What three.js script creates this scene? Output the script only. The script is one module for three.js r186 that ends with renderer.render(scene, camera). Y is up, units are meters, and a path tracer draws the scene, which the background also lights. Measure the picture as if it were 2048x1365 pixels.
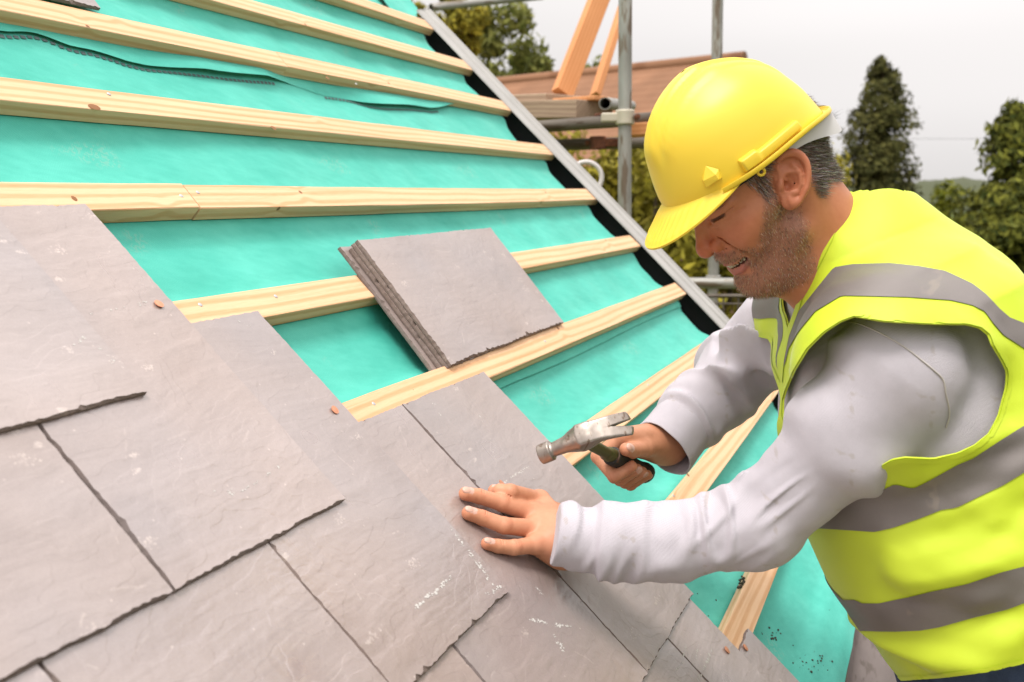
import * as THREE from 'three';
import { mergeGeometries, mergeVertices } from 'three/addons/utils/BufferGeometryUtils.js';
import { RoundedBoxGeometry } from 'three/addons/geometries/RoundedBoxGeometry.js';

// ---------------------------------------------------------------- frames
// Roof frame: u along the battens, v up the slope, n out of the roof; the pitch is 45 degrees. World: y up, ground at 0.
const S = Math.SQRT1_2, Y0 = 6.2, G = 0.2055;            // Y0: height of the roof line v = 0; G: batten gauge
const V3 = (x, y, z) => new THREE.Vector3(x, y, z);
const roofDir = (u, v, n) => V3(u, (v + n) * S, (n - v) * S);
const roof = (u, v, n) => roofDir(u, v, n).add(V3(0, Y0, 0));
const FPX = 1957.69, CR = [-1.20062, -1.54476, 0.71645];
const MR = [[0.383952, -0.138771, 0.912866], [-0.662466, -0.730091, 0.167648], [0.64321, -0.669111, -0.372251]];
const camPos = roof(...CR);
const cRight = roofDir(MR[0][0], MR[1][0], MR[2][0]), cDown = roofDir(MR[0][1], MR[1][1], MR[2][1]), cFwd = roofDir(MR[0][2], MR[1][2], MR[2][2]);
const cam = (x, y, z) => camPos.clone().addScaledVector(cRight, x).addScaledVector(cDown, y).addScaledVector(cFwd, z);   // metres right, down, ahead of the camera
const px = (x, y, d) => cam((x - 1024) / FPX * d, (y - 682.5) / FPX * d, d);                                              // photo pixel at a depth
function onRoof(x, y, n = 0) {                                                                                            // photo pixel -> roof u, v at height n
  const q = [(x - 1024) / FPX, (y - 682.5) / FPX, 1], r = MR.map((m) => m[0] * q[0] + m[1] * q[1] + m[2] * q[2]);
  const t = (n - CR[2]) / r[2];
  return [CR[0] + t * r[0], CR[1] + t * r[1]];
}

// ---------------------------------------------------------------- camera, sky, sun, exposure
const scene = new THREE.Scene();
const camera = new THREE.PerspectiveCamera(2 * Math.atan(682.5 / FPX) * 180 / Math.PI, 2048 / 1365, 0.05, 1200);
camera.position.copy(camPos); camera.up.copy(cDown).negate(); camera.lookAt(camPos.clone().add(cFwd));
camera.focus = 1.4; camera.userData.fStop = 5.6; camera.name = 'camera';
scene.add(camera);
const EXPOSURE = 2.0;

function hash(i, j, k) { let h = Math.imul(i | 0, 374761393) ^ Math.imul(j | 0, 668265263) ^ Math.imul(k | 0, 1274126177); h = Math.imul(h ^ (h >>> 13), 1103515245); return ((h ^ (h >>> 16)) >>> 0) / 4294967296; }
function noise(x, y = 0, z = 0) {                        // value noise, -1..1
  const i = Math.floor(x), j = Math.floor(y), k = Math.floor(z), a = x - i, b = y - j, c = z - k;
  const f = a * a * (3 - 2 * a), g = b * b * (3 - 2 * b), h = c * c * (3 - 2 * c), m = (p, q, t) => p + (q - p) * t;
  return m(m(m(hash(i, j, k), hash(i + 1, j, k), f), m(hash(i, j + 1, k), hash(i + 1, j + 1, k), f), g), m(m(hash(i, j, k + 1), hash(i + 1, j, k + 1), f), m(hash(i, j + 1, k + 1), hash(i + 1, j + 1, k + 1), f), g), h) * 2 - 1;
}
const fbm = (x, y, z = 0, o = 4) => { let s = 0, a = 0.5, f = 1; for (let i = 0; i < o; i++) { s += a * noise(x * f, y * f, z + i * 17.3); a *= 0.5; f *= 2.03; } return s; };
function rng(seed) { let s = seed >>> 0 || 1; return () => { s = (s + 0x6d2b79f5) >>> 0; let t = Math.imul(s ^ (s >>> 15), 1 | s); t = (t + Math.imul(t ^ (t >>> 7), 61 | t)) ^ t; return ((t ^ (t >>> 14)) >>> 0) / 4294967296; }; }
const clamp = (x, a = 0, b = 1) => Math.min(b, Math.max(a, x)), lerp = (a, b, t) => a + (b - a) * t, smooth = (a, b, x) => { const t = clamp((x - a) / (b - a)); return t * t * (3 - 2 * t); };

{ // overcast sky: brighter overhead than at the horizon, with faint cloud
  const w = 512, h = 256, d = new Float32Array(w * h * 4);
  for (let j = 0; j < h; j++) for (let i = 0; i < w; i++) {
    const el = ((j + 0.5) / h - 0.5) * Math.PI, az = (i + 0.5) / w * 2 * Math.PI, s = Math.max(0, Math.sin(el));
    const cx = Math.cos(az) * Math.cos(el), cz = Math.sin(az) * Math.cos(el);
    const c = fbm(cx * 2.2 + 5, s * 6, cz * 2.2 + 9, 5);
    const l = 0.385 * (1 + 2.1 * s) * (1 + 0.24 * c), k = (j * w + i) * 4;
    d[k] = l * 1.0; d[k + 1] = l * 0.965; d[k + 2] = l * 0.955; d[k + 3] = 1;
  }
  const t = new THREE.DataTexture(d, w, h, THREE.RGBAFormat, THREE.FloatType);
  t.mapping = THREE.EquirectangularReflectionMapping; t.magFilter = t.minFilter = THREE.LinearFilter; t.needsUpdate = true;
  scene.background = t; scene.environment = t;
}
const sun = new THREE.DirectionalLight(new THREE.Color(1, 0.965, 0.91), 1.5);
sun.position.copy(camPos).add(V3(-1.7, 5.2, -0.4).multiplyScalar(2)); sun.target.position.copy(camPos).add(V3(1, -0.6, -0.2));
sun.shadow.radius = 34; sun.castShadow = true; sun.shadow.mapSize.set(2048, 2048);
Object.assign(sun.shadow.camera, { left: -8, right: 8, top: 8, bottom: -8, near: 0.5, far: 40 }); sun.name = 'sun';
scene.add(sun, sun.target);

// ---------------------------------------------------------------- object helpers
const taken = {};
function numbered(n) { const k = taken[n] = (taken[n] ?? -1) + 1; return k ? `${n}_${String(k).padStart(3, '0')}` : n; }
function mesh(name, geo, mat, parent) { const m = new THREE.Mesh(Array.isArray(geo) ? mergeGeometries(geo.map(plain)) : geo, mat); m.name = name; m.castShadow = m.receiveShadow = true; parent.add(m); return m; }
function plain(g) { g = g.index ? g.toNonIndexed() : g; for (const k of Object.keys(g.attributes)) if (!['position', 'normal', 'uv'].includes(k)) g.deleteAttribute(k); if (!g.attributes.uv) g.setAttribute('uv', new THREE.Float32BufferAttribute(new Float32Array(g.attributes.position.count * 2), 2)); return g; }
function thing(name, label, category, pos, group) { const o = new THREE.Group(); o.name = numbered(name); o.userData = { label, category, kind: 'thing' }; if (group) o.userData.group = group; if (pos) o.position.copy(pos); scene.add(o); return o; }
function solo(name, geo, mat, label, category, group) { const m = mesh(numbered(name), geo, mat, scene); m.userData = { label, category, kind: 'thing' }; if (group) m.userData.group = group; return m; }
function setting(name, geo, mat) { const m = mesh(name, geo, mat, scene); m.userData.kind = 'structure'; return m; }
// geometry from plain arrays
function geom(pos, idx, uv, col) {
  const g = new THREE.BufferGeometry(); g.setAttribute('position', new THREE.Float32BufferAttribute(pos, 3));
  if (uv) g.setAttribute('uv', new THREE.Float32BufferAttribute(uv, 2)); if (col) g.setAttribute('color', new THREE.Float32BufferAttribute(col, 3));
  if (idx) g.setIndex(idx); g.computeVertexNormals(); return g;
}
// a tube of varying radius along points
function tube(pts, r, seg = 12, caps = true, cat = false, n = 0) {
  const c = new THREE.CatmullRomCurve3(pts, cat), L = n || Math.max(2, pts.length * 6), P = [], I = [], U = [];
  const fr = c.computeFrenetFrames(L, cat), len = c.getLength();
  for (let i = 0; i <= L; i++) { const p = c.getPointAt(i / L), rr = typeof r === 'function' ? r(i / L) : r; for (let j = 0; j <= seg; j++) { const a = j / seg * 2 * Math.PI, q = p.clone().addScaledVector(fr.normals[i], Math.cos(a) * rr).addScaledVector(fr.binormals[i], Math.sin(a) * rr); P.push(q.x, q.y, q.z); U.push(i / L * len, j / seg * 2 * Math.PI * rr); } }
  for (let i = 0; i < L; i++) for (let j = 0; j < seg; j++) { const a = i * (seg + 1) + j, b = a + seg + 1; I.push(a, a + 1, b, a + 1, b + 1, b); }
  if (caps && !cat) for (const e of [0, L]) { const k = P.length / 3, p = c.getPointAt(e / L); P.push(p.x, p.y, p.z); U.push(0, 0); for (let j = 0; j < seg; j++) { const a = e * (seg + 1) + j; e ? I.push(k, a, a + 1) : I.push(k, a + 1, a); } }
  return geom(P, I, U);
}
function pipe(a, b, r = 0.02415, t = 0.004, seg = 20) {         // a scaffold tube with open ends and wall thickness
  const d = b.clone().sub(a), L = d.length(), h = [];
  const prof = [[r - t, 0], [r, 0], [r, L], [r - t, L], [r - t, 0]].map(([x, y]) => new THREE.Vector2(x, y));
  const g = new THREE.LatheGeometry(prof, seg); const q = new THREE.Quaternion().setFromUnitVectors(V3(0, 1, 0), d.normalize());
  const uv = g.attributes.uv, ps = g.attributes.position; for (let i = 0; i < uv.count; i++) uv.setXY(i, uv.getX(i) * 0.15, ps.getY(i));
  const o = g.toNonIndexed(); o.applyQuaternion(q).translate(a.x, a.y, a.z); o.computeVertexNormals();
  return smoothNormals(o, 0.9);
}
function smoothNormals(g, cosMin = 0.6) {                       // crease-aware normals on a non-indexed geometry
  const p = g.attributes.position, n = p.count, fn = new Float32Array(n), map = new Map(), N = new Float32Array(n * 3), A = V3(), B = V3(), C = V3();
  const face = [];
  for (let i = 0; i < n; i += 3) { A.fromBufferAttribute(p, i); B.fromBufferAttribute(p, i + 1).sub(A); C.fromBufferAttribute(p, i + 2).sub(A); face.push(B.clone().cross(C)); }
  const key = (i) => `${Math.round(p.getX(i) * 2e4)},${Math.round(p.getY(i) * 2e4)},${Math.round(p.getZ(i) * 2e4)}`;
  for (let i = 0; i < n; i++) { const k = key(i); (map.get(k) ?? map.set(k, []).get(k)).push(i); }
  for (const l of map.values()) for (const i of l) { const f = face[(i / 3) | 0], u = f.clone().normalize(), s = V3(); for (const j of l) { const q = face[(j / 3) | 0]; if (q.clone().normalize().dot(u) > cosMin) s.add(q); } s.normalize(); N.set([s.x, s.y, s.z], i * 3); }
  g.setAttribute('normal', new THREE.BufferAttribute(N, 3)); return g;
}
// box between roof coordinates, with uv in metres along u
function roofBox(u0, u1, v0, v1, n0, n1, o = {}) {
  const nu = o.nu ?? 1, P = [], U = [], I = [], b = o.bevel ?? 0.0012, off = o.off ?? 0;
  const ring = [[v0 + b, n1], [v1 - b, n1], [v1, n1 - b], [v1, n0 + b], [v1 - b, n0], [v0 + b, n0], [v0, n0 + b], [v0, n1 - b]];
  const wob = o.wob ?? 0, sh0 = o.skew0 ?? 0, sh1 = o.skew1 ?? 0, m = ring.length;
  let per = [0]; for (let k = 0; k < m; k++) { const a = ring[k], c = ring[(k + 1) % m]; per.push(per[k] + Math.hypot(a[0] - c[0], a[1] - c[1])); }
  for (let i = 0; i <= nu; i++) for (let k = 0; k <= m; k++) {
    const [v, n] = ring[k % m], t = i / nu, f = (v - v0) / (v1 - v0); const u = lerp(u0 + sh0 * f, u1 + sh1 * f, t);
    const w = wob ? wob * (noise(u * 9 + off * 7, k % m * 3.1, off) + 2 * noise(u * 1.3 + off, 0, off * 3)) : 0, bow = (o.bow ?? 0) * Math.sin(Math.PI * t);
    const p = roof(u, v + w + bow, n + w * 0.4); P.push(p.x, p.y, p.z); U.push(u + off, per[k] + off * 0.37);
  }
  for (let i = 0; i < nu; i++) for (let k = 0; k < m; k++) { const a = i * (m + 1) + k, c = a + m + 1; I.push(a, c, a + 1, a + 1, c, c + 1); }
  for (const e of [0, nu]) { const s = P.length / 3; for (let k = 0; k < m; k++) { const a = (e * (m + 1) + k) * 3; P.push(P[a], P[a + 1], P[a + 2]); const [v, n] = ring[k]; U.push(n + 0.3 + off, v * 3 + 0.11); } for (let k = 1; k < m - 1; k++) e ? I.push(s, s + k + 1, s + k) : I.push(s, s + k, s + k + 1); }
  const g = geom(P, I, U).toNonIndexed(); g.computeVertexNormals(); return smoothNormals(g, 0.85);
}
// ---------------------------------------------------------------- textures
function tex(w, h, fn, srgb = true, rep = true) {
  const d = new Uint8Array(w * h * 4);
  for (let j = 0; j < h; j++) for (let i = 0; i < w; i++) { const c = fn(i, j), k = (j * w + i) * 4; d[k] = clamp(c[0], 0, 255); d[k + 1] = clamp(c[1] ?? c[0], 0, 255); d[k + 2] = clamp(c[2] ?? c[0], 0, 255); d[k + 3] = 255; }
  const t = new THREE.DataTexture(d, w, h); if (srgb) t.colorSpace = THREE.SRGBColorSpace; t.magFilter = THREE.LinearFilter; t.minFilter = THREE.LinearMipmapLinearFilter; t.generateMipmaps = true;
  if (rep) t.wrapS = t.wrapT = THREE.RepeatWrapping; t.needsUpdate = true; return t;
}
// noise that tiles over period p (cells)
function tnoise(x, y, p, s) { const i = Math.floor(x), j = Math.floor(y), a = x - i, b = y - j, f = a * a * (3 - 2 * a), g = b * b * (3 - 2 * b), w = (q, m) => ((q % m) + m) % m; const [P, Q] = Array.isArray(p) ? p : [p, p]; const h = (q, r) => hash(w(q, P), w(r, Q), s); return lerp(lerp(h(i, j), h(i + 1, j), f), lerp(h(i, j + 1), h(i + 1, j + 1), f), g) * 2 - 1; }
const tfbm = (x, y, p, s, o = 4) => { let r = 0, a = 0.5, f = 1; for (let i = 0; i < o; i++) { r += a * tnoise(x * f, y * f, Array.isArray(p) ? [p[0] * f, p[1] * f] : p * f, s + i * 31); a *= 0.5; f *= 2; } return r; };
const lin = (r, g, b) => new THREE.Color().setRGB(r, g, b);
const std = (o) => new THREE.MeshStandardMaterial(o), phy = (o) => new THREE.MeshPhysicalMaterial(o);
const repeat = (t, x, y) => { t.repeat.set(x, y); return t; };
// ---------------------------------------------------------------- materials of the roof
const M = {};
{ // slate: riven stone with chalky scuffs, 0.8 m per tile
  const n = 1024, mark = new Float32Array(n * n), R = rng(71), pxm = n / 0.8;
  const dab = (x, y, r, a) => { for (let j = -r | 0; j <= r; j++) for (let i = -r | 0; i <= r; i++) { const q = i * i + j * j; if (q <= r * r) { const k = ((((y + j) | 0) % n + n) % n) * n + ((((x + i) | 0) % n + n) % n); mark[k] = Math.max(mark[k], a * (0.45 + 0.55 * hash(x + i | 0, y + j | 0, 5))); } } };
  for (let s = 0; s < 70; s++) { // scrapes: broken strokes
    let x = R() * n, y = R() * n, a = R() * 6.28, L = (10 + R() * R() * 95) * 1.1, st = 0.12 + 0.5 * R() * R();
    for (let t = 0; t < L; t += 1.2) { a += (R() - 0.5) * 0.16; x += Math.cos(a) * 1.2; y += Math.sin(a) * 1.2; if (noise(t * 0.11, s * 7.7) > -0.15) dab(x, y, R() < 0.2 ? 2.2 : 1.1, st * (0.5 + R() * 0.6)); }
  }
  for (let s = 0; s < 44; s++) { // crumbly dabs
    const cx = R() * n, cy = R() * n, w = 4 + R() * 13; const c = 10 + R() * 26; for (let t = 0; t < c; t++) dab(cx + (R() + R() - 1) * w * 1.6, cy + (R() + R() - 1) * w, R() < 0.3 ? 2 : 1, 0.25 + 0.55 * R());
  }
  for (let s = 0; s < 260; s++) dab(R() * n, R() * n, R() < 0.25 ? 1.6 : 0.8, 0.3 + 0.5 * R());
  const H = new Float32Array(n * n);
  for (let j = 0; j < n; j++) for (let i = 0; i < n; i++) {
    const x = i / n, y = j / n, wx = tfbm(x * 5, y * 5, 5, 3) * 0.12;
    const fl = tfbm((x + wx) * 7 + y * 7, y * 44 + wx * 10, [7, 44], 11, 4);       // riven ripples
    const st = Math.round((tfbm(x * 6 + wx * 4, y * 9, [6, 9], 29, 4) + 0.5) * 5) / 5;   // thin flaking layers
    H[j * n + i] = 0.5 + 0.34 * fl + 0.16 * tfbm(x * 64, y * 64, 64, 41, 3) + 0.42 * (st - 0.5);
  }
  M.slateMap = tex(n, n, (i, j) => {
    const k = j * n + i, x = i / n, y = j / n, h = H[k];
    const v = 136 + 16 * tfbm(x * 3, y * 3, 3, 51, 4) + 13 * (h - 0.5) + 9 * (hash(i, j, 8) - 0.5), w = mark[k] * 0.8, b = 5 * tfbm(x * 4, y * 4, 4, 61, 3), dk = smooth(0.32, 0.5, tfbm(x * 6, y * 6, 6, 77, 3)) * 5;
    return [lerp(v + 10 + b - dk, 210, w), lerp(v - 5 - dk, 197, w), lerp(v - 10 - b - dk, 188, w)];
  });
  M.slateBump = tex(n, n, (i, j) => { const k = j * n + i; return [255 * clamp(H[k] + mark[k] * 0.1)]; }, false);
  M.slateRough = tex(256, 256, (i, j) => { const k = (j * 4) * n + i * 4; return [0, 255 * clamp(0.5 + 0.22 * tfbm(i / 256 * 9, j / 256 * 9, 9, 87, 3) + mark[k] * 0.3), 0]; }, false);
  for (const t of [M.slateMap, M.slateBump, M.slateRough]) t.repeat.set(1.25, 1.25);
  const tints = [[1, 0.985, 0.99], [0.93, 0.92, 0.915], [1.06, 1.035, 1.035], [0.97, 0.965, 0.985]];
  M.slate = tints.map((c) => phy({ color: lin(...c), map: M.slateMap, bumpMap: M.slateBump, bumpScale: 0.002, roughness: 0.72, roughnessMap: M.slateRough, ior: 2.2 }));
  M.slateEdge = std({ color: lin(0.13, 0.12, 0.11), map: M.slateMap, roughness: 0.95 }); M.slateEdge.color.setRGB(0.62, 0.6, 0.58);
}
function woodTex(seed, base, streak, n = 1024, h = 256) { // grain along x; one tile is 1.2 m by 0.16 m
  const R = rng(seed), knots = []; for (let k = 0; k < 2; k++) knots.push([R(), R(), 0.004 + 0.005 * R()]);
  return [tex(n, h, (i, j) => {
    const x = i / n, y = j / h; let dy = 0, kn = 0;
    for (const [a, b, r] of knots) { let ex = x - a, ey = y - b; ex -= Math.round(ex); ey -= Math.round(ey); const q = Math.hypot(ex * 1.2, ey * 0.16) / r; dy += ey * 0.9 * Math.exp(-q * q * 0.12); kn = Math.max(kn, smooth(0.75, 0.35, q)); }
    const g = tfbm(x * 3, (y + dy * 0.5) * 26, [3, 26], seed, 4), ring = 0.5 + 0.5 * Math.sin((y + dy + 0.09 * tfbm(x * 2, y * 2, 2, seed + 5, 3)) * 2 * Math.PI * 9), fine = tnoise(x * 90, y * 256, [90, 256], seed + 9);
    const f = 0.55 * smooth(0.35, 1, ring) + 0.5 * clamp(g) + 0.12 * fine, b = tfbm(x * 5, y * 2, [5, 2], seed + 13, 3);
    return [0, 1, 2].map((c) => lerp(lerp(base[c] + 8 * b, streak[c], clamp(f) * 0.8), [96, 52, 24][c], kn * 0.75));
  }), tex(n, h, (i, j) => [128 + 60 * tfbm(i / n * 3, j / h * 40, [3, 40], seed, 4) + 30 * tnoise(i / n * 90, j, [90, 256], seed + 9)], false)];
}
const [pineMap, pineBump] = woodTex(11, [224, 184, 146], [190, 132, 84]);
for (const t of [pineMap, pineBump]) t.repeat.set(1 / 1.2, 1 / 0.16);
M.pine = std({ map: pineMap, bumpMap: pineBump, bumpScale: 0.0006, roughness: 0.75 });
const [boardMap, boardBump] = woodTex(23, [172, 148, 126], [118, 96, 78]);
for (const t of [boardMap, boardBump]) t.repeat.set(1 / 1.2, 1 / 0.16);
M.board = std({ map: boardMap, bumpMap: boardBump, bumpScale: 0.002, roughness: 0.9 });
const [orangeMap] = woodTex(37, [206, 142, 92], [184, 114, 62], 512, 128);
orangeMap.repeat.set(1 / 1.2, 1 / 0.16);
M.orange = std({ map: orangeMap, roughness: 0.8 });
M.knot = std({ color: lin(0.24, 0.1, 0.03), roughness: 0.7 });
M.steelNail = std({ color: lin(0.5, 0.5, 0.5), metalness: 0.8, roughness: 0.45 });
M.copper = std({ color: lin(0.72, 0.33, 0.2), metalness: 0.75, roughness: 0.48 });
{ // breather membrane: non-woven cloth with a fine emboss and dusty scuffs; 0.5 m per tile
  const n = 512;
  const m = tex(1024, 1024, (i, j) => { const x = i / 1024, y = j / 1024, a = tfbm(x * 5, y * 5, 5, 5, 4), b = tfbm(x * 30 + y * 30, y * 60, [30, 60], 9, 3), d = smooth(0.3, 0.6, tfbm(x * 7, y * 7, 7, 15, 4)) * smooth(0.0, 0.4, tnoise(x * 200, y * 200, 200, 3)) * 0.35, h = hash(i, j, 4) - 0.5;
    const dash = ((i >> 1) + (j >> 1)) % 4 === 0 ? -5 : 2; return [lerp(70 + 14 * a + 8 * b + 8 * h + dash, 150, d), lerp(177 + 10 * a + 7 * b + 8 * h + dash, 172, d), lerp(160 + 10 * a + 7 * b + 8 * h + dash, 155, d)]; });
  const bp = tex(n, n, (i, j) => [128 + 50 * Math.sin(i * Math.PI / 2) * Math.sin(j * Math.PI / 2) + 60 * tfbm(i / n * 20, j / n * 20, 20, 25, 3)], false);
  m.repeat.set(1.6, 1.6); bp.repeat.set(2, 2);
  M.membrane = phy({ map: m, bumpMap: bp, bumpScale: 0.0006, roughness: 0.72, sheen: 0.4, sheenColor: lin(0.8, 1, 0.95), sheenRoughness: 0.6, side: THREE.DoubleSide });
}
M.print = std({ color: lin(0.09, 0.13, 0.13), roughness: 0.9 });
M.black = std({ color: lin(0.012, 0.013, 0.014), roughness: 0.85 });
{ const t = tex(256, 256, (i, j) => { const a = tfbm(i / 256 * 4, j / 256 * 4, 4, 3, 4), v = 158 + 14 * a + 6 * (hash(i, j, 2) - 0.5); return [v, v - 3, v - 7]; }); t.repeat.set(3, 3); M.trim = std({ map: t, roughness: 0.42, metalness: 0.15 }); }
{ const t = tex(256, 256, (i, j) => { const a = tfbm(i / 256 * 6, j / 256 * 6, 6, 13, 4), d = smooth(0.1, 0.5, tfbm(i / 256 * 12, j / 256 * 12, 12, 23, 3)); return [lerp(104 + 10 * a, 86, d), lerp(94 + 10 * a, 76, d), lerp(90 + 9 * a, 70, d)]; }); t.repeat.set(2, 8); M.gutter = std({ map: t, roughness: 0.7 }); }

// ---------------------------------------------------------------- the roof being slated
const roofThing = thing('slate_roof', 'half slated house roof with green underlay, pine battens and grey slates', 'roof', roof(0, -2.1, 0));
const inRoof = (name, geo, mat) => { const m = mesh(name, geo, mat, roofThing); m.geometry.translate(-roofThing.position.x, -roofThing.position.y, -roofThing.position.z); return m; };
const sub = (name, geo, mat, parent) => { const m = mesh(name, geo, mat, parent); m.geometry.translate(-roofThing.position.x, -roofThing.position.y, -roofThing.position.z); return m; };

// underlay: three strips of membrane, each lapped over the one below
const EAVE = -2.13, VERGE = 1.84;
function memBase(u, v) {
  const k = -v / G, ph = k - Math.floor(k), b = smooth(0.24, 0.42, ph) * smooth(1.0, 0.82, ph);      // 0 under a batten, 1 between
  const long = fbm(u * 2.6 + v * 1.1, v * 5 - u * 1.2, 3.3, 3), cr = fbm(u * 11 - v * 9, v * 15 + u * 6, 9.1, 3), pull = Math.abs(noise(u * 6.5 + v * 4.5 + 3, v * 2.5, 4.4));
  return -0.004 + b * (-0.007 + 0.011 * long + 0.0035 * cr + 0.004 * (pull - 0.4));
}
function lapCurve(pts) { const q = pts.map(([x, y]) => onRoof(x, y, 0)); return (u) => { if (u <= q[0][0]) return q[0][1]; for (let i = 1; i < q.length; i++) if (u < q[i][0]) { const t = (u - q[i - 1][0]) / (q[i][0] - q[i - 1][0]); return lerp(q[i - 1][1], q[i][1], t * t * (3 - 2 * t)); } return q[q.length - 1][1]; }; }
const lapTop = lapCurve([[0, 65], [60, 69], [150, 96], [300, 131], [430, 147], [560, 162], [660, 186], [760, 211], [850, 218], [930, 214]]);
const lapLow = lapCurve([[996, 778], [1150, 711], [1295, 640], [1376, 606]]);
function strip(lo, hi, lift, du = 0.014) {
  const u0 = -2.1, n = Math.round((VERGE + 0.03 - u0) / du), rows = 76, P = [], U = [], I = [];
  for (let j = 0; j <= rows; j++) for (let i = 0; i <= n; i++) {
    const t = j / rows; let u = u0 + (VERGE + 0.03 - u0) * i / n; const a = lo(u), v = lerp(a, hi, t), k = -v / G, ph = k - Math.floor(k), mid = smooth(0.2, 0.55, ph) * smooth(1.05, 0.75, ph);
    let h = memBase(u, v) + (lift ? lift(u, v - a) : 0);
    const edge = smooth(VERGE - 0.05 - 0.03 * mid, VERGE + 0.03, u);             // the free edge curls down into the verge
    u -= edge * (0.02 + 0.035 * mid) * (1 + 0.5 * noise(v * 14)); h -= edge * edge * 0.045;
    const p = roof(u, v, h); P.push(p.x, p.y, p.z); U.push(u, v);
  }
  for (let j = 0; j < rows; j++) for (let i = 0; i < n; i++) { const a = j * (n + 1) + i, b = a + n + 1; I.push(a, a + 1, b, a + 1, b + 1, b); }
  return geom(P, I, U);
}
inRoof('underlay', strip(() => EAVE - 0.005, -1.22, null), M.membrane);
inRoof('underlay', strip(lapLow, -0.36, (u, d) => 0.0025 + 0.0015 * smooth(0.03, 0, d)), M.membrane);
inRoof('underlay', strip(lapTop, 0.62, (u, d) => 0.0035 + smooth(0.09, 0, d) * 0.011 * clamp(0.35 + noise(u * 3.1 + 0.7, 2.2) + 0.8 * smooth(0.2, 0.5, u) * smooth(0.62, 0.45, u) + 0.9 * smooth(0.72, 0.95, u) * smooth(1.3, 1.0, u), 0, 1.2)), M.membrane);
{ // dark dashes printed along the lap line
  const P = [], I = [], R = rng(5);
  for (let u = -0.9; u < 1.3; u += 0.0135) { if (u > 0.55 && u < 0.72) continue; const a = lapTop(u) - 0.004, w = 0.0095, h = 0.0055 + 0.001 * R(); const k = P.length / 3; for (const [x, y] of [[0, 0], [w, 0], [w, -h], [0, -h]]) { const p = roof(u + x, a + y + 0.002, memBase(u + x, a + y) + 0.0042); P.push(p.x, p.y, p.z); } I.push(k, k + 2, k + 1, k, k + 3, k + 2); }
  const lp = inRoof('lap_print', geom(P, I, new Array(P.length / 3 * 2).fill(0)), M.print); lp.material.side = THREE.DoubleSide; lp.userData.kind = 'stuff';
}
// boarding under the membrane, black boxes in place of shade in the verge gap, eaves
inRoof('roof_deck', roofBox(-2.2, 1.9, EAVE, 0.7, -0.085, -0.05), M.board);
inRoof('verge_shade_wall', roofBox(1.888, 1.8985, EAVE - 0.02, 0.02, -0.034, 0.0335), M.black);
inRoof('verge_shade_floor', roofBox(1.79, 1.9, EAVE - 0.02, 0.02, -0.05, -0.035), M.black);
{ // ridge side of the roof beyond the frame
  inRoof('underlay', (() => { const P = [], I = [], U = []; const a = [roof(-2.1, 0.62, 0.002), roof(VERGE + 0.02, 0.62, 0.002)]; for (let i = 0; i <= 20; i++) for (let k = 0; k < 3; k++) { const t = i / 20, q = a[0].clone().lerp(a[1], t); q.y -= k * k * 0.25; q.z -= k * 0.35; P.push(q.x, q.y, q.z); U.push(t * 4, k * 0.4); } for (let i = 0; i < 20; i++) for (let k = 0; k < 2; k++) { const b = i * 3 + k; I.push(b, b + 3, b + 1, b + 1, b + 3, b + 4); } return geom(P, I, U); })(), M.membrane);
}
// green flap past the end of the trim, up the verge
inRoof('underlay_flap', (() => { const P = [], I = [], U = []; for (let i = 0; i <= 14; i++) for (let j = 0; j <= 24; j++) { const s = i / 14, t = j / 24, e = 1.96 - 0.1 * smooth(0.12, 0, t) + 0.02 * noise(t * 6, 3), u = lerp(1.7, e, s), v = 0.018 + t * 0.6, p = roof(u, v, 0.004 + 0.012 * s + 0.01 * fbm(u * 7, v * 9, 2)); P.push(p.x, p.y, p.z); U.push(u, v); } for (let i = 0; i < 14; i++) for (let j = 0; j < 24; j++) { const a = i * 25 + j; I.push(a, a + 25, a + 1, a + 1, a + 25, a + 26); } return geom(P, I, U); })(), M.membrane);

// battens
const battens = [];
function batten(k, u0, u1, o = {}) {
  const v = -k * G - (o.dv ?? 0), b = inRoof('batten', roofBox(u0, u1, v - 0.05, v, 0, 0.025, { nu: 60, wob: 0.0007, off: k * 0.73 + u0, ...o }), M.pine);
  battens.push(b); return b;
}
const DV = [0.01, 0.004, -0.008, -0.006, -0.007, -0.003, 0.0015, 0.001, 0.0035, 0.003];
const bt = {};
bt[-2] = batten(-2, -2.1, 1.85); bt[-1] = batten(-1, -2.1, 1.86);
bt[0] = batten(0, -2.1, 1.842, { dv: DV[0] }); bt[1] = batten(1, -2.1, 1.85, { dv: DV[1] });
bt[2] = batten(2, 0.6, 1.845, { dv: DV[2], skew0: 0.006 }); batten(2, -2.1, 0.599, { dv: DV[2], skew1: 0.006 });
bt[3] = batten(3, -2.1, 1.862, { dv: DV[3] });
bt[4] = batten(4, -0.0475, 1.878, { dv: DV[4], skew0: 0.004, bow: -0.004 }); batten(4, -2.1, -0.0495, { dv: DV[4] - 0.001, skew1: 0.004 });
bt[5] = batten(5, -2.1, 1.842, { dv: DV[5], skew1: -0.016 }); bt[6] = batten(6, -2.1, 1.836, { dv: DV[6], skew1: -0.012 }); bt[7] = batten(7, -2.1, 1.838, { dv: DV[7] }); bt[8] = batten(8, -2.1, 1.846, { dv: DV[8] }); bt[9] = batten(9, -2.1, 1.846, { dv: DV[9] });
function disc(u, v, n, r, h, sq = 1) { const g = new THREE.SphereGeometry(r, 14, 8, 0, Math.PI * 2, 0, Math.PI / 2); g.scale(1, h / r, sq); g.rotateX(Math.PI / 4); const p = roof(u, v, n); return g.translate(p.x, p.y, p.z); }
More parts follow.
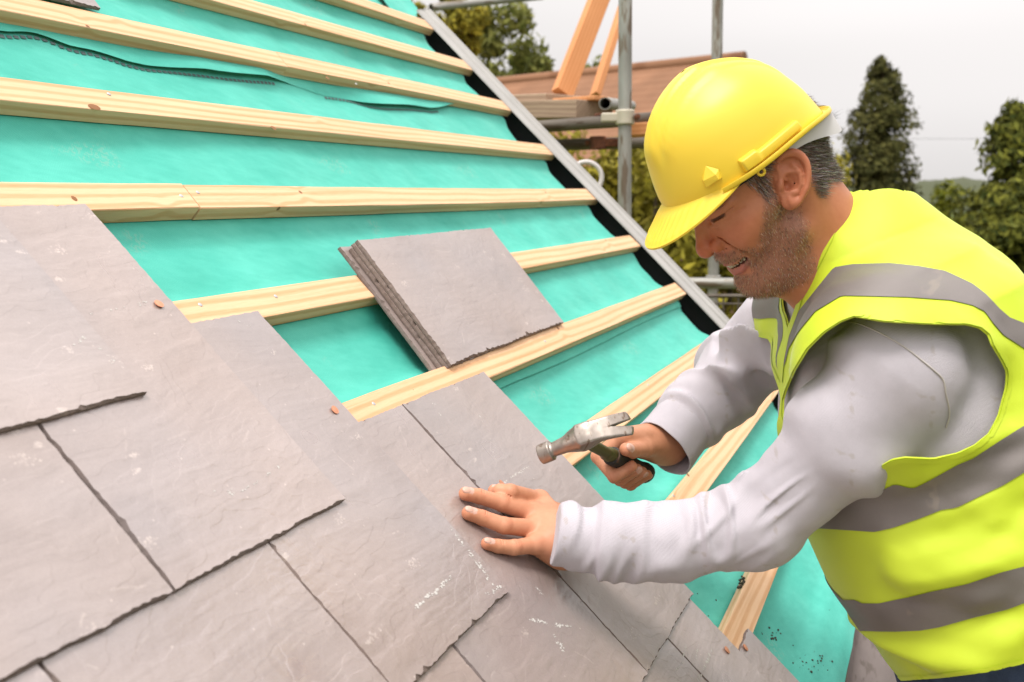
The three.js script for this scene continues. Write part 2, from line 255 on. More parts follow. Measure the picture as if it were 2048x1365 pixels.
for (const [k, x, y, r, sq, edge] of [[3, 188, 214, 0.011, 0.6, 1], [3, 547, 256, 0.007, 0.8, 1], [2, 655, 156, 0.007, 0.7, 1], [4, 148, 397, 0.004, 1.2, 0], [6, 826, 780, 0.004, 1, 0], [8, 1376, 950, 0.005, 1, 0]]) {
  const [u, v] = onRoof(x, y, 0.025); const g = disc(u, v, 0.0249, r, 0.0005, sq); sub('knot', g, M.knot, bt[k]); }
for (const [k, x, y] of [[3, 217, 188], [4, 395, 385], [4, 362, 392], [5, 551, 593], [5, 400, 610], [6, 747, 808], [6, 1090, 683], [7, 1296, 770], [8, 1347, 992], [2, 712, 168]]) { const [u, v] = onRoof(x, y, 0.025); sub('nail', disc(u, v, 0.0252, 0.0033, 0.001), M.steelNail, bt[k]); }

// slates: riven, with dressed (chipped) edges; head rests on batten k, tail laps the two courses below
const TS = 0.0056, TILT = 0.0063 / G, SL = 2.436 * G;
function slateGeo(w, L, t, seed, chip = 1) {
  const R = rng(seed), out = [], top = [], st = 0.0058;
  const edge = (x0, y0, x1, y1, nx, ny, c) => { const n = Math.round(Math.hypot(x1 - x0, y1 - y0) / st); for (let i = 0; i < n; i++) { const s = i / n, q = noise(s * 7 + seed, c * 5, seed) * 0.0012 + (R() - 0.5) * 0.0007; const corner = Math.min(s, 1 - s) * n < 2 ? 0.4 : 1; const big = R() < 0.1 ? R() * 0.006 : 0; const ins = (0.0006 + R() * 0.0022 + big) * c * corner; const x = lerp(x0, x1, s), y = lerp(y0, y1, s); out.push([x + nx * q, y + ny * q]); top.push([x + nx * (q + ins), y + ny * (q + ins)]); } };
  edge(0, 0, w, 0, 0, 1, 1.0 * chip); edge(w, 0, w, L, -1, 0, 0.25); edge(w, L, 0, L, 0, -1, 0.5); edge(0, L, 0, 0, 1, 0, 1.1 * chip);   // tail, right, head, left
  { const m = out.length, c0 = [w / 2, L / 2], ang = (q) => Math.atan2(q[1] - c0[1], q[0] - c0[0]); for (let i = 0; i < m; i++) { const j = (i + 1) % m, A = top[i], B = top[j]; if ((A[0] - c0[0]) * (B[1] - c0[1]) - (A[1] - c0[1]) * (B[0] - c0[0]) <= 1e-9) top[j] = [A[0] + (out[j][0] - out[i][0]) * 0.02, A[1] + (out[j][1] - out[i][1]) * 0.02]; } }
  const P = [], U = [], n = out.length, ox = R() * 5, oy = R() * 5, c = [w / 2, L / 2], fl = R() < 0.5 ? -1 : 1;
  const tri = (...p) => { for (const [x, y, z] of p) { P.push(x, y, z); U.push((x + ox) * fl, y + oy); } };
  for (let i = 0; i < n; i++) { const j = (i + 1) % n, A = top[i], B = top[j]; if ((A[0] - c[0]) * (B[1] - c[1]) - (A[1] - c[1]) * (B[0] - c[0]) > 1e-9) tri([...c, t], [...A, t], [...B, t]); }
  const face = P.length / 3;
  for (let i = 0; i < n; i++) { const j = (i + 1) % n, a = out[i], b = out[j], A = top[i], B = top[j], ha = t * (0.3 + 0.25 * hash(i, seed, 1)), hb = t * (0.3 + 0.25 * hash(j, seed, 1));
    tri([...A, t], [...a, ha], [...b, hb]); tri([...A, t], [...b, hb], [...B, t]);
    tri([...a, ha], [...a, 0], [...b, 0]); tri([...a, ha], [...b, 0], [...b, hb]); tri([...c, 0], [...b, 0], [...a, 0]); }
  const g = geom(P, null, U); g.addGroup(0, face, 0); g.addGroup(face, P.length / 3 - face, 1); return g;
}
const RB = new THREE.Matrix4().makeBasis(roofDir(1, 0, 0), roofDir(0, 1, 0), roofDir(0, 0, 1));
function laySlate(k, u0, u1, o = {}) {
  const L = o.L ?? SL, head = -k * G - 0.185 * G + (o.dv ?? 0), seed = Math.round(1000 + k * 97 + u0 * 331), g = slateGeo(u1 - u0, L, TS, seed, o.chip ?? 1);
  const a = Math.atan(TILT); g.translate(0, -L, 0); g.applyMatrix4(new THREE.Matrix4().makeRotationX(-a)); g.applyMatrix4(new THREE.Matrix4().makeRotationZ((hash(seed, 3, 3) - 0.5) * 0.004));
  g.applyMatrix4(RB); const p = roof(u0, head, 0.0254 + (o.dn ?? 0) + hash(seed, 1, 1) * 0.0004); g.translate(p.x, p.y, p.z);
  return inRoof('slate', g, [M.slate[(hash(seed, 7, 7) * 4) | 0], M.slateEdge]);
}
const J = 0.0022, W = 1.388 * G;
for (const [k, right, extra] of [[3, -2.0], [4, -1.278], [5, -0.584], [6, 1.425], [7, 1.38, 0.635], [8, 0.7], [9, 1.942, 1.245]]) {
  let r = right * G; const L = k === 9 ? 1.46 * G : SL;
  if (extra !== undefined) { laySlate(k, extra * G + J / 2, r, { L }); r = extra * G; }
  for (let i = 0; r > -2.0; i++) { laySlate(k, r - W + J / 2, r - (i || extra !== undefined ? J / 2 : 0), { L }); r -= W; }
}
// copper nails through the slates
const slateN = (k, v) => 0.0254 + TS + TILT * (-k * G - 0.185 * G - v);
for (const [k, x, y] of [[4, 316, 610], [5, 668, 822], [7, 1453, 1302], [9, 1490, 1297]]) {
  let [u, v] = onRoof(x, y, 0.035); const n = slateN(k, v); [u, v] = onRoof(x, y, n);
  inRoof('copper_nail', (() => { const g = new THREE.CylinderGeometry(0.0062, 0.0058, 0.0012, 20); const b = new THREE.SphereGeometry(0.006, 16, 5, 0, 6.3, 0, 1.2); b.scale(1, 0.18, 1).translate(0, -0.0001, 0); const m = mergeGeometries([plain(g), plain(b)]); m.rotateX(Math.PI / 4 + (k % 2 ? 0.12 : -0.08)).rotateZ(-0.1); const p = roof(u, v, n + 0.0018); return m.translate(p.x, p.y, p.z); })(), M.copper);
}
// chalky scuffs lying on certain slates
{
  const R = rng(303), P = [];
  const dust = (k, pts, n, sp, r) => { for (let i = 0; i < n; i++) { const s = R() * (pts.length - 1), j = Math.min(pts.length - 2, s | 0), f = s - j; if (noise(s * 5 + k, pts[0][0]) < -0.25) continue; const x = lerp(pts[j][0], pts[j + 1][0], f) + (R() + R() - 1) * sp, y = lerp(pts[j][1], pts[j + 1][1], f) + (R() + R() - 1) * sp; let [u, v] = onRoof(x, y, 0.038); [u, v] = onRoof(x, y, slateN(k, v)); const n0 = slateN(k, v) + 0.00035, q = r * 1.35 * (0.4 + R() * R() * 1.6), a0 = R() * 6.28, m = 5, e = 0.4 + 0.6 * R();
    for (let t = 0; t < m; t++) { const c = [[0, 0], [Math.cos(a0 + t * 6.2832 / m), Math.sin(a0 + t * 6.2832 / m) * e], [Math.cos(a0 + (t + 1) * 6.2832 / m), Math.sin(a0 + (t + 1) * 6.2832 / m) * e]]; for (const [cx, cy] of c) { const w = roof(u + cx * q, v + cy * q, n0 + (cx || cy ? 0 : 0.0002)); P.push(w.x, w.y, w.z); } } } };
  for (const [k, pts, n, sp, r] of [[6, [[1008, 966], [1030, 950], [1068, 928]], 70, 3, 0.0011], [5, [[884, 1040], [915, 1075], [955, 1127], [1000, 1186]], 190, 5, 0.0011], [5, [[965, 1195], [985, 1185], [1000, 1172]], 60, 6, 0.0011], [5, [[828, 1218], [862, 1190], [905, 1152]], 110, 5, 0.0013], [6, [[1062, 1238], [1100, 1250], [1158, 1256]], 110, 4, 0.0011], [6, [[1108, 1270], [1130, 1305]], 40, 6, 0.001], [6, [[1075, 1175], [1085, 1195]], 22, 4, 0.001], [7, [[1372, 1290], [1366, 1322], [1350, 1345]], 60, 3, 0.0011], [7, [[1425, 1296], [1412, 1330], [1396, 1362]], 70, 3, 0.0012], [7, [[1398, 1290], [1388, 1330]], 40, 3, 0.001], [4, [[428, 986], [470, 985]], 40, 6, 0.0009], [4, [[475, 988], [520, 960], [562, 930]], 70, 3, 0.0008], [4, [[168, 628], [240, 618], [300, 603]], 60, 5, 0.0008], [3, [[150, 690], [170, 672], [205, 700], [228, 728]], 50, 5, 0.0008], [5, [[486, 845], [530, 830]], 30, 5, 0.0008], [6, [[955, 830], [975, 855]], 24, 4, 0.0008], [6, [[868, 806], [880, 830]], 18, 4, 0.0008], [5, [[470, 640], [500, 652]], 24, 4, 0.0007], [6, [[935, 985], [950, 1000], [960, 1020]], 40, 7, 0.001]]) dust(k, pts, n, sp, r);
  inRoof('chalk_dust', geom(P, null, new Array(P.length / 3 * 2).fill(0)), std({ color: lin(0.5, 0.475, 0.45), roughness: 1, side: THREE.DoubleSide })).userData.kind = 'stuff';
}
// loose slates on the battens
function looseSlate(w, L, seed, corner, xd, yd, label, group, mi) {
  const g = slateGeo(w, L, 0.0062, seed, 1.4), zd = xd.clone().cross(yd).normalize(), y2 = zd.clone().cross(xd).normalize();
  g.applyMatrix4(new THREE.Matrix4().makeBasis(xd, y2, zd)); const m = solo('loose_slate', g, [M.slate[mi], M.slateEdge], label, 'slate', group); m.position.copy(corner); return m;
}
{
  const bl = onRoof(903, 731, 0.034), br = onRoof(1128, 645, 0.034), tl = onRoof(757, 483, 0.058);
  const BL = roof(bl[0], bl[1], 0.034), BR = roof(br[0], br[1], 0.034), TL = roof(tl[0], tl[1], 0.058), xd = BR.clone().sub(BL), yd = TL.clone().sub(BL), w = xd.length(), L = yd.length(); xd.normalize(); yd.normalize();
  const nz = xd.clone().cross(yd).normalize(), put = (dx, dy, dz, ro) => [BL.clone().addScaledVector(xd, dx).addScaledVector(yd, dy).addScaledVector(nz, dz), xd.clone().applyAxisAngle(nz, ro), yd.clone().applyAxisAngle(nz, ro)];
  const rows = [[0, 0, -0.0062, 0, 'top slate of the loose pile leaning on the pine battens', 0], [-0.004, -0.001, -0.0130, 0.004, 'second slate down in the loose pile on the pine battens', 1], [-0.009, -0.006, -0.0198, -0.003, 'third slate down in the loose pile on the pine battens', 3], [-0.025, 0.004, -0.0268, 0.006, 'bottom slate of the loose pile, jutting out under the others', 1]];
  rows.forEach(([dx, dy, dz, ro, lab, mi], i) => looseSlate(w, L, 401 + i * 13, ...put(dx, dy, dz, ro), lab, 'loose pile of slates', mi));
  const c = onRoof(196, 26, 0.0), c0 = roof(c[0] - 0.5, c[1] + 0.001, 0.004); looseSlate(0.5, 0.285, 577, c0, roofDir(1, 0, 0), roofDir(-0.05, 1, 0.09).normalize(), 'lone grey slate lying flat behind an upper batten', undefined, 2);
}
// verge trim: pressed metal strip over the batten ends
{
  const prof = [[1.836, 0.0265], [1.838, 0.031], [1.862, 0.0385], [1.8645, 0.0365], [1.868, 0.0365], [1.8705, 0.042], [1.886, 0.0475], [1.888, 0.0455], [1.8905, 0.0455], [1.893, 0.0505], [1.902, 0.0515], [1.906, 0.048], [1.906, -0.075], [1.9, -0.075], [1.9, 0.035], [1.87, 0.03], [1.84, 0.0265]];
  const a = EAVE - 0.03, b = 0.03, P = [], I = [], U = [], n = 24, m = prof.length;
  for (let i = 0; i <= n; i++) for (let k = 0; k <= m; k++) { const [u, nn] = prof[k % m], v = lerp(a, b, i / n), p = roof(u + 0.004 * noise(v * 1.4, 1) , v, nn + 0.003 * noise(v * 2, 8)); P.push(p.x, p.y, p.z); U.push(v, k * 0.02); }
  for (let i = 0; i < n; i++) for (let k = 0; k < m; k++) { const q = i * (m + 1) + k, r = q + m + 1; I.push(q, r, q + 1, q + 1, r, r + 1); }
  const g = geom(P, I, U).toNonIndexed(); g.computeVertexNormals(); inRoof('verge_trim', smoothNormals(g, 0.8), M.trim);
  inRoof('verge_trim_end_cap', (() => { const s = new THREE.Shape(prof.slice(0, -1).map(([x, y]) => new THREE.Vector2(x, y))); const q = new THREE.ExtrudeGeometry(s, { depth: 0.003, bevelEnabled: false }); q.applyMatrix4(new THREE.Matrix4().makeBasis(roofDir(1, 0, 0), roofDir(0, 0, 1), roofDir(0, -1, 0))); const p = roof(0, b + 0.0035, 0); return q.translate(p.x, p.y, p.z); })(), M.trim);
}
// gutter along the eaves
{
  const prof = []; const r = 0.056; prof.push([-r - 0.004, 0.012]); for (let i = 0; i <= 14; i++) { const a = Math.PI + i / 14 * Math.PI; prof.push([Math.cos(a) * r, Math.sin(a) * r * 0.8]); } prof.push([r, 0.006], [r + 0.006, 0.006], [r + 0.006, -0.003]); for (let i = 14; i >= 0; i--) { const a = Math.PI + i / 14 * Math.PI; prof.push([Math.cos(a) * (r + 0.003), Math.sin(a) * (r * 0.8 + 0.003)]); } 
  const c = roof(0, EAVE, 0), P = [], I = [], U = [], m = prof.length; const xs = [-2.15, -0.4, 0.6, 1.3, 1.92];
  xs.forEach((x) => prof.concat([prof[0]]).forEach(([a, b], k) => { P.push(x, c.y - 0.03 + b, c.z + 0.055 + a); U.push(x, k * 0.012); }));
  for (let i = 0; i < xs.length - 1; i++) for (let k = 0; k < m; k++) { const q = i * (m + 1) + k, s = q + m + 1; I.push(q, s, q + 1, q + 1, s, s + 1); }
  const g = geom(P, I, U); inRoof('gutter', g, M.gutter).material.side = THREE.DoubleSide;
  inRoof('fascia', (() => { const b = new THREE.BoxGeometry(4.1, 0.2, 0.02); return b.translate(-0.13, c.y - 0.115, c.z - 0.022); })(), M.gutter);
}
// crumbs of dirt on the membrane, at the foot of the roof
{
  const R = rng(91), gs = [];
  const crumb = (x, y, r, n = 0.003) => { const [u, v] = onRoof(x, y, n); const g = new THREE.DodecahedronGeometry(r, 0); g.scale(1, 0.5 + R() * 0.4, 0.6 + R() * 0.6); g.rotateY(R() * 6); g.rotateX(R()); const p = roof(u, v, n > 0.01 ? n : memBase(u, v) + r * 0.4); gs.push(plain(g.translate(p.x, p.y, p.z))); };
  for (let i = 0; i < 26; i++) crumb(1637 + (R() + R() - 1) * 40, 1322 + (R() + R() - 1) * 30, 0.0006 + R() * R() * 0.0034);
  for (let i = 0; i < 10; i++) crumb(1562 + (R() + R() - 1) * 18, 1256 + (R() + R() - 1) * 18, 0.001 + R() * 0.0018);
  for (let i = 0; i < 14; i++) crumb(1400 + R() * 300, 1180 + R() * 180, 0.0008 + R() * 0.001);
  inRoof('dirt_crumbs', gs, std({ color: lin(0.09, 0.075, 0.06), roughness: 1 })).userData.kind = 'stuff';
  const hs = []; for (let i = 0; i < 16; i++) { const [u, v] = onRoof(1483 + (R() + R() - 1) * 7, 1166 + (R() + R() - 1) * 16, 0.02), g = new THREE.DodecahedronGeometry(0.0016 + R() * 0.0024, 0); g.rotateX(R() * 4); const p = roof(u, v, 0.012 + R() * 0.016); hs.push(plain(g.translate(p.x, p.y, p.z))); }
  inRoof('moss_crumbs', hs, std({ color: lin(0.07, 0.055, 0.04), roughness: 1 })).userData.kind = 'stuff';
}
// ---------------------------------------------------------------- ground, far land
const PLAT = Y0 - 2.2;                                      // top of the scaffold platform
M.grass = std({ map: (() => { const t = tex(512, 512, (i, j) => { const a = tfbm(i / 512 * 6, j / 512 * 6, 6, 3, 5), h = hash(i, j, 1); return [78 + 30 * a + 18 * h, 92 + 26 * a + 18 * h, 38 + 14 * a + 8 * h]; }); t.repeat.set(0.25, 0.25); return t; })(), roughness: 1 });
setting('ground', (() => { const g = new THREE.PlaneGeometry(2000, 2000, 1, 1); g.rotateX(-Math.PI / 2); const u = g.attributes.uv; for (let i = 0; i < u.count; i++) u.setXY(i, u.getX(i) * 2000, u.getY(i) * 2000); return g; })(), M.grass);
setting('hills', (() => { const P = [], I = [], n = 500; for (let i = 0; i <= n; i++) for (let j = 0; j <= 3; j++) { const a = -1.2 + 2.4 * i / n, r = 300 + j * 45, h = j === 0 ? -1 : (5.6 + 3.4 * (0.55 + fbm(a * 60, j * 3.3, 4, 5)) + j * 0.7); P.push(camPos.x + Math.cos(a) * r, h, camPos.z + Math.sin(a) * r); } for (let i = 0; i < n; i++) for (let j = 0; j < 3; j++) { const a = i * 4 + j; I.push(a, a + 1, a + 4, a + 1, a + 5, a + 4); } return geom(P, I, new Array(P.length / 3 * 2).fill(0).map((_, i) => P[(i >> 1) * 3 + (i & 1) * 2])); })(), std({ color: lin(0.05, 0.058, 0.022), roughness: 1, side: THREE.DoubleSide }));

// ---------------------------------------------------------------- trees and hedges
M.leaf = phy({ vertexColors: true, roughness: 1, specularIntensity: 0.25, side: THREE.DoubleSide, transmission: 0.3, thickness: 0 });
M.bark = std({ color: lin(0.09, 0.065, 0.045), roughness: 1 });
function leaves(n, seed, at, size, col) {                  // at(R) -> [pos, out] ; many small curved leaf sprays
  const R = rng(seed), P = [], C = [], N = V3(), t = V3(), b = V3();
  for (let i = 0; i < n; i++) {
    const [p, out] = at(R, i), s = size * (0.6 + 0.8 * R()), c = col(R, p);
    N.copy(out).add(V3(R() - 0.5, R() - 0.5, R() - 0.5).multiplyScalar(1.4)).normalize(); t.set(R() - 0.5, R() - 0.5, R() - 0.5).cross(N).normalize(); b.crossVectors(N, t);
    const q = [V3().copy(p).addScaledVector(t, -s * 0.28), V3().copy(p).addScaledVector(b, s * 0.9).addScaledVector(t, s * 0.05), V3().copy(p).addScaledVector(t, s * 0.3), V3().copy(p).addScaledVector(b, -s * 0.5).addScaledVector(N, s * 0.15)];
    for (const k of [0, 2, 1, 0, 3, 2]) { P.push(q[k].x, q[k].y, q[k].z); C.push(...c); }
  }
  return geom(P, null, new Array(P.length / 3 * 2).fill(0), C);
}
const tint = (a, b) => (R) => { const t = R(), v = 0.65 + 0.7 * R(); return [0, 1, 2].map((i) => lerp(a[i], b[i], t) * v); };
function conifer(base, h, r, seed, n, size, prof, col, label, group, name = 'conifer_tree') {
  const o = thing(name, label, 'tree', base, group);
  mesh('trunk', tube([V3(0, 0, 0), V3(0.03, h * 0.5, 0), V3(0, h * 0.97, 0)], (t) => lerp(0.16, 0.015, t), 9), M.bark, o);
  mesh('crown', leaves(n, seed, (R, i) => { // sprays grouped on boughs
    const B = (R() * 520) | 0, hb = hash(B, seed, 1), y = h * (1 - 0.97 * Math.pow(hb, 0.8)), a = hash(B, seed, 2) * 6.283 + (R() - 0.5) * 0.55, rr = prof(1 - y / h) * r * (0.6 + 0.62 * hash(B, seed, 3)), f = Math.pow(R(), 0.45);
    const d = V3(Math.cos(a), 0, Math.sin(a)); return [d.clone().multiplyScalar(rr * f).add(V3((R() - 0.5) * 0.16, y - rr * f * 0.16 * (prof.droop ?? 1) + (R() - 0.5) * h * 0.035, (R() - 0.5) * 0.16)), d.add(V3(0, 0.4, 0))]; }, size, col), M.leaf, o);
  return o;
}
const ground = (x, d) => { const p = px(x, 385, d); p.y = 0; return p; };
const topY = (x, y, d) => px(x, y, d).y;
conifer(ground(1757, 28), topY(1757, 122, 28), 0.95, 5, 34000, 0.12, (t) => Math.min(1, 0.1 + 4.6 * Math.pow(t, 0.85)), tint([0.045, 0.05, 0.014], [0.13, 0.12, 0.035]), 'tall narrow dark conifer standing against the sky');
conifer(ground(2022, 15), topY(2022, 212, 15), 1.75, 8, 30000, 0.1, (t) => 0.06 + 1.25 * Math.pow(t, 0.8), tint([0.04, 0.055, 0.012], [0.2, 0.2, 0.03]), 'broad conifer with yellow green branch tips beside the workman');
conifer(ground(2140, 19), topY(2140, 170, 19), 2.2, 9, 24000, 0.12, (t) => 0.1 + 1.2 * Math.pow(t, 0.8), tint([0.03, 0.045, 0.012], [0.1, 0.11, 0.022]), 'broad conifer with dark inner boughs behind the yellow tipped one');
function bush(base, rx, ry, rz, cy, seed, n, size, col, label, category, name, group) {
  const o = thing(name, label, category, base, group), blobs = [], R0 = rng(seed);
  for (let i = 0; i < 34; i++) { const a = R0() * 6.283, e = Math.acos(2 * R0() - 1), f = 0.55 + 0.5 * R0(); blobs.push([V3(Math.sin(e) * Math.cos(a) * rx * f, cy + Math.cos(e) * ry * f, Math.sin(e) * Math.sin(a) * rz * f), (0.16 + 0.2 * R0()) * Math.min(rx, ry)]); }
  mesh('trunk', [tube([V3(0, 0, 0), V3(0.1, cy * 0.5, 0.05), V3(0, cy, 0)], (t) => lerp(0.15, 0.06, t), 8), ...blobs.slice(0, 9).map(([p]) => tube([V3(0.05, cy * 0.6, 0.02), p.clone().multiplyScalar(0.6).add(V3(0, cy * 0.3, 0)), p], (t) => lerp(0.05, 0.012, t), 6))], M.bark, o);
  mesh('crown', leaves(n, seed, (R) => { const [c, r] = blobs[(R() * blobs.length) | 0], d = V3(R() - 0.5, R() - 0.5, R() - 0.5).normalize(); return [c.clone().addScaledVector(d, r * (0.5 + 0.7 * R())), d]; }, size, col), M.leaf, o);
  return o;
}
const olive = tint([0.14, 0.13, 0.018], [0.42, 0.35, 0.045]), fresh = tint([0.08, 0.1, 0.02], [0.26, 0.26, 0.07]);
bush(ground(985, 24), 1.3, 1.5, 1.3, topY(985, 150, 24), 21, 5200, 0.16, fresh, 'loose bright green tree rising above the brown roof', 'tree', 'leafy_tree');
bush(ground(890, 20), 0.75, 0.9, 0.8, topY(890, 60, 20), 22, 4200, 0.13, olive, 'small tree showing past the top of the verge trim', 'tree', 'leafy_tree');
bush(ground(1060, 27), 0.6, 0.8, 0.6, topY(1060, 165, 27), 26, 900, 0.15, fresh, 'thin pale sapling beside the bright green tree', 'tree', 'leafy_tree');
bush(ground(1190, 26), 0.75, 0.55, 0.6, topY(1190, 165, 26), 29, 420, 0.14, fresh, 'sparse treetop just showing above the brown roof ridge', 'tree', 'leafy_tree');
for (const [x, d, top, rx, sd, lab] of [[1130, 9.5, 258, 1.15, 31, 'olive hedge bush below the scaffold boards, next to the verge'], [1300, 9, 270, 1.0, 32, 'olive hedge bush behind the galvanised scaffold pole'], [1420, 9.6, 262, 1.0, 33, 'olive hedge bush behind the peak of the yellow helmet'], [1560, 10.5, 300, 1.1, 34, 'olive hedge bush hidden mostly by the workman\'s head']]) {
  const cy = topY(x, top, d) - 1.7; bush(ground(x, d), rx, 1.7, 1.0, cy, sd, 15000, 0.075, olive, lab, 'bush', 'hedge_bush', 'row of hedge bushes'); }
for (const [x, d, top, rx, sd, lab] of [[1840, 21, 388, 1.5, 41, 'yellow green bush between the narrow conifer and the broad one'], [1930, 18, 400, 1.4, 42, 'yellow green bush at the foot of the broad conifer'], [1740, 20, 395, 1.4, 43, 'yellow green bush at the foot of the narrow conifer']]) {
  const cy = topY(x, top, d) - 1.8; bush(ground(x, d), rx, 1.8, 1.3, cy, sd, 9000, 0.13, tint([0.07, 0.085, 0.01], [0.23, 0.24, 0.02]), lab, 'bush', 'garden_bush', 'bushes by the conifers'); }

// unseen trees added on the downhill side to shade the faces turned down the slope
for (const [x, z, h, r, sd, lab] of [[-5.5, 11, 8.5, 2.6, 51, 'large dense unseen tree added for shade below the eaves, nearest the road end'], [-0.5, 11.8, 9.5, 3, 52, 'large dense unseen tree added for shade below the middle of the eaves'], [5, 11.5, 9, 2.8, 53, 'large dense unseen tree added for shade below the verge end of the eaves'], [10.5, 12.5, 8.5, 2.7, 54, 'large dense unseen tree added for shade beyond the verge end']])
  bush(V3(x, 0, z), r, h * 0.42, r, h * 0.58, sd, 5200, 0.42, tint([0.04, 0.06, 0.015], [0.11, 0.13, 0.03]), lab, 'tree', 'added_shade_tree', 'unseen trees added for shade below the eaves');
// ---------------------------------------------------------------- neighbouring house with a brown roof
{
  const a = px(560, 208, 20.5), b = px(1490, 122, 14.4); b.y = a.y = (a.y + b.y) / 2; const dir = b.clone().sub(a).normalize(), L = a.distanceTo(b), back = V3(dir.z, 0, -dir.x); if (back.dot(cFwd) > 0) back.negate();
  const o = thing('neighbour_house', 'neighbouring house with a plain brown tiled roof beyond the scaffold', 'house', V3(a.x, 0, a.z));
  const mt = new THREE.Matrix4().makeBasis(dir, V3(0, 1, 0), dir.clone().cross(V3(0, 1, 0)));
  const tiles = tex(256, 256, (i, j) => { const r = j % 16 < 2 ? -16 : 0, a = tfbm(i / 256 * 8, j / 256 * 8, 8, 3, 4); return [130 + r + 18 * a, 92 + r + 14 * a, 66 + r + 12 * a]; }); tiles.repeat.set(0.4, 0.4);
  const slope = (s) => { const g = new THREE.BoxGeometry(L, 0.06, 4.6); g.rotateX(s * 0.6).translate(L / 2, a.y - Math.sin(0.6) * 2.3, s * Math.cos(0.6) * 2.3); const u = g.attributes.uv, p = g.attributes.position; for (let i = 0; i < u.count; i++) u.setXY(i, p.getX(i), p.getZ(i)); return g.applyMatrix4(mt); };
  const brown = std({ map: tiles, roughness: 0.9 }); mesh('roof', slope(1), brown, o); mesh('roof', slope(-1), brown, o);
  mesh('ridge', (() => { const g = new THREE.CylinderGeometry(0.1, 0.1, L, 10, 1); g.rotateZ(Math.PI / 2).translate(L / 2, a.y + 0.01, 0); return g.applyMatrix4(mt); })(), brown, o);
  mesh('wall', (() => { const h = a.y - Math.sin(0.6) * 4.4; const s = new THREE.Shape([[-3.4, 0], [3.4, 0], [3.4, h + 0.1], [0, a.y - 0.12], [-3.4, h + 0.1]].map((q) => new THREE.Vector2(...q))); const g = new THREE.ExtrudeGeometry(s, { depth: L - 0.4, bevelEnabled: false }); g.rotateY(Math.PI / 2).translate(0.2, 0, 0); return g.applyMatrix4(mt); })(), std({ color: lin(0.3, 0.17, 0.11), roughness: 0.95 }), o);
}
// wall of the house under the roof
{
  const c = roof(0, EAVE, 0), o = thing('house_wall', 'brick wall of the house under the slate roof', 'wall', V3(-0.2, 0, c.z - 0.35));
  mesh('wall', (() => { const g = new THREE.BoxGeometry(4.0, c.y - 0.26, 0.3); return g.translate(0, (c.y - 0.26) / 2, 0); })(), std({ color: lin(0.32, 0.15, 0.09), roughness: 0.95 }), o);
}
// ---------------------------------------------------------------- scaffold
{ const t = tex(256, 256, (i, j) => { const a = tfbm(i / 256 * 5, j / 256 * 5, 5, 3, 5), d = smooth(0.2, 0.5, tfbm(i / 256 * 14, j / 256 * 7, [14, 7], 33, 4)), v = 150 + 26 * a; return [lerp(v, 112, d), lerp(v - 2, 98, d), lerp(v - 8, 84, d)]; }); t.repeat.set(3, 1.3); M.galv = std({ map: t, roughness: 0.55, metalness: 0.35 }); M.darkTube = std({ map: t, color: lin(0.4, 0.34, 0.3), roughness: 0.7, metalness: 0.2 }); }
M.rust = std({ map: (() => { const t = tex(128, 128, (i, j) => { const a = tfbm(i / 128 * 6, j / 128 * 6, 6, 9, 4); return [104 + 60 * a, 62 + 36 * a, 42 + 22 * a]; }); return t; })(), roughness: 0.95 });
M.paleClamp = std({ color: lin(0.5, 0.45, 0.36), roughness: 0.6, metalness: 0.3 });
const rod = (name, a, b, mat, label, cat = 'scaffold pole', group = 'scaffold tubes') => { const c = a.clone(), m = solo(name, pipe(V3(0, 0, 0), b.clone().sub(a)), mat, label, cat, group); m.position.copy(c); return m; };
const up = (p, y0, y1) => [V3(p.x, y0, p.z), V3(p.x, y1, p.z)];
const P1 = px(1250, 250, 3.5), P2 = px(1431, 300, 4.4);
rod('scaffold_pole', ...up(P1, PLAT - 3.9, Y0 + 1.6), M.galv, 'upright galvanised scaffold pole standing just past the verge trim');
rod('scaffold_pole', ...up(P2, PLAT - 3.9, Y0 + 2.2), M.galv, 'upright scaffold pole rising behind the yellow helmet');
rod('scaffold_tube', px(862, 15, 6), px(1085, -8, 6.6), M.galv, 'level scaffold tube high above the top of the verge trim');
rod('scaffold_tube', px(1210, 207, 3.72), px(1262, 212, 4.6), M.galv, 'short scaffold tube with its open end towards the roof');
rod('scaffold_tube', px(1020, 258, 3.98), px(1420, 229, 3.55), M.darkTube, 'dark ledger tube under the weathered scaffold boards');
rod('scaffold_tube', px(1060, 292, 4.15), px(1420, 281, 3.9), M.darkTube, 'lower dark ledger tube above the hedge');
rod('scaffold_tube', px(1330, 566, 4.45), px(1640, 568, 4.2), M.galv, 'level guard rail tube below the workman\'s chin');
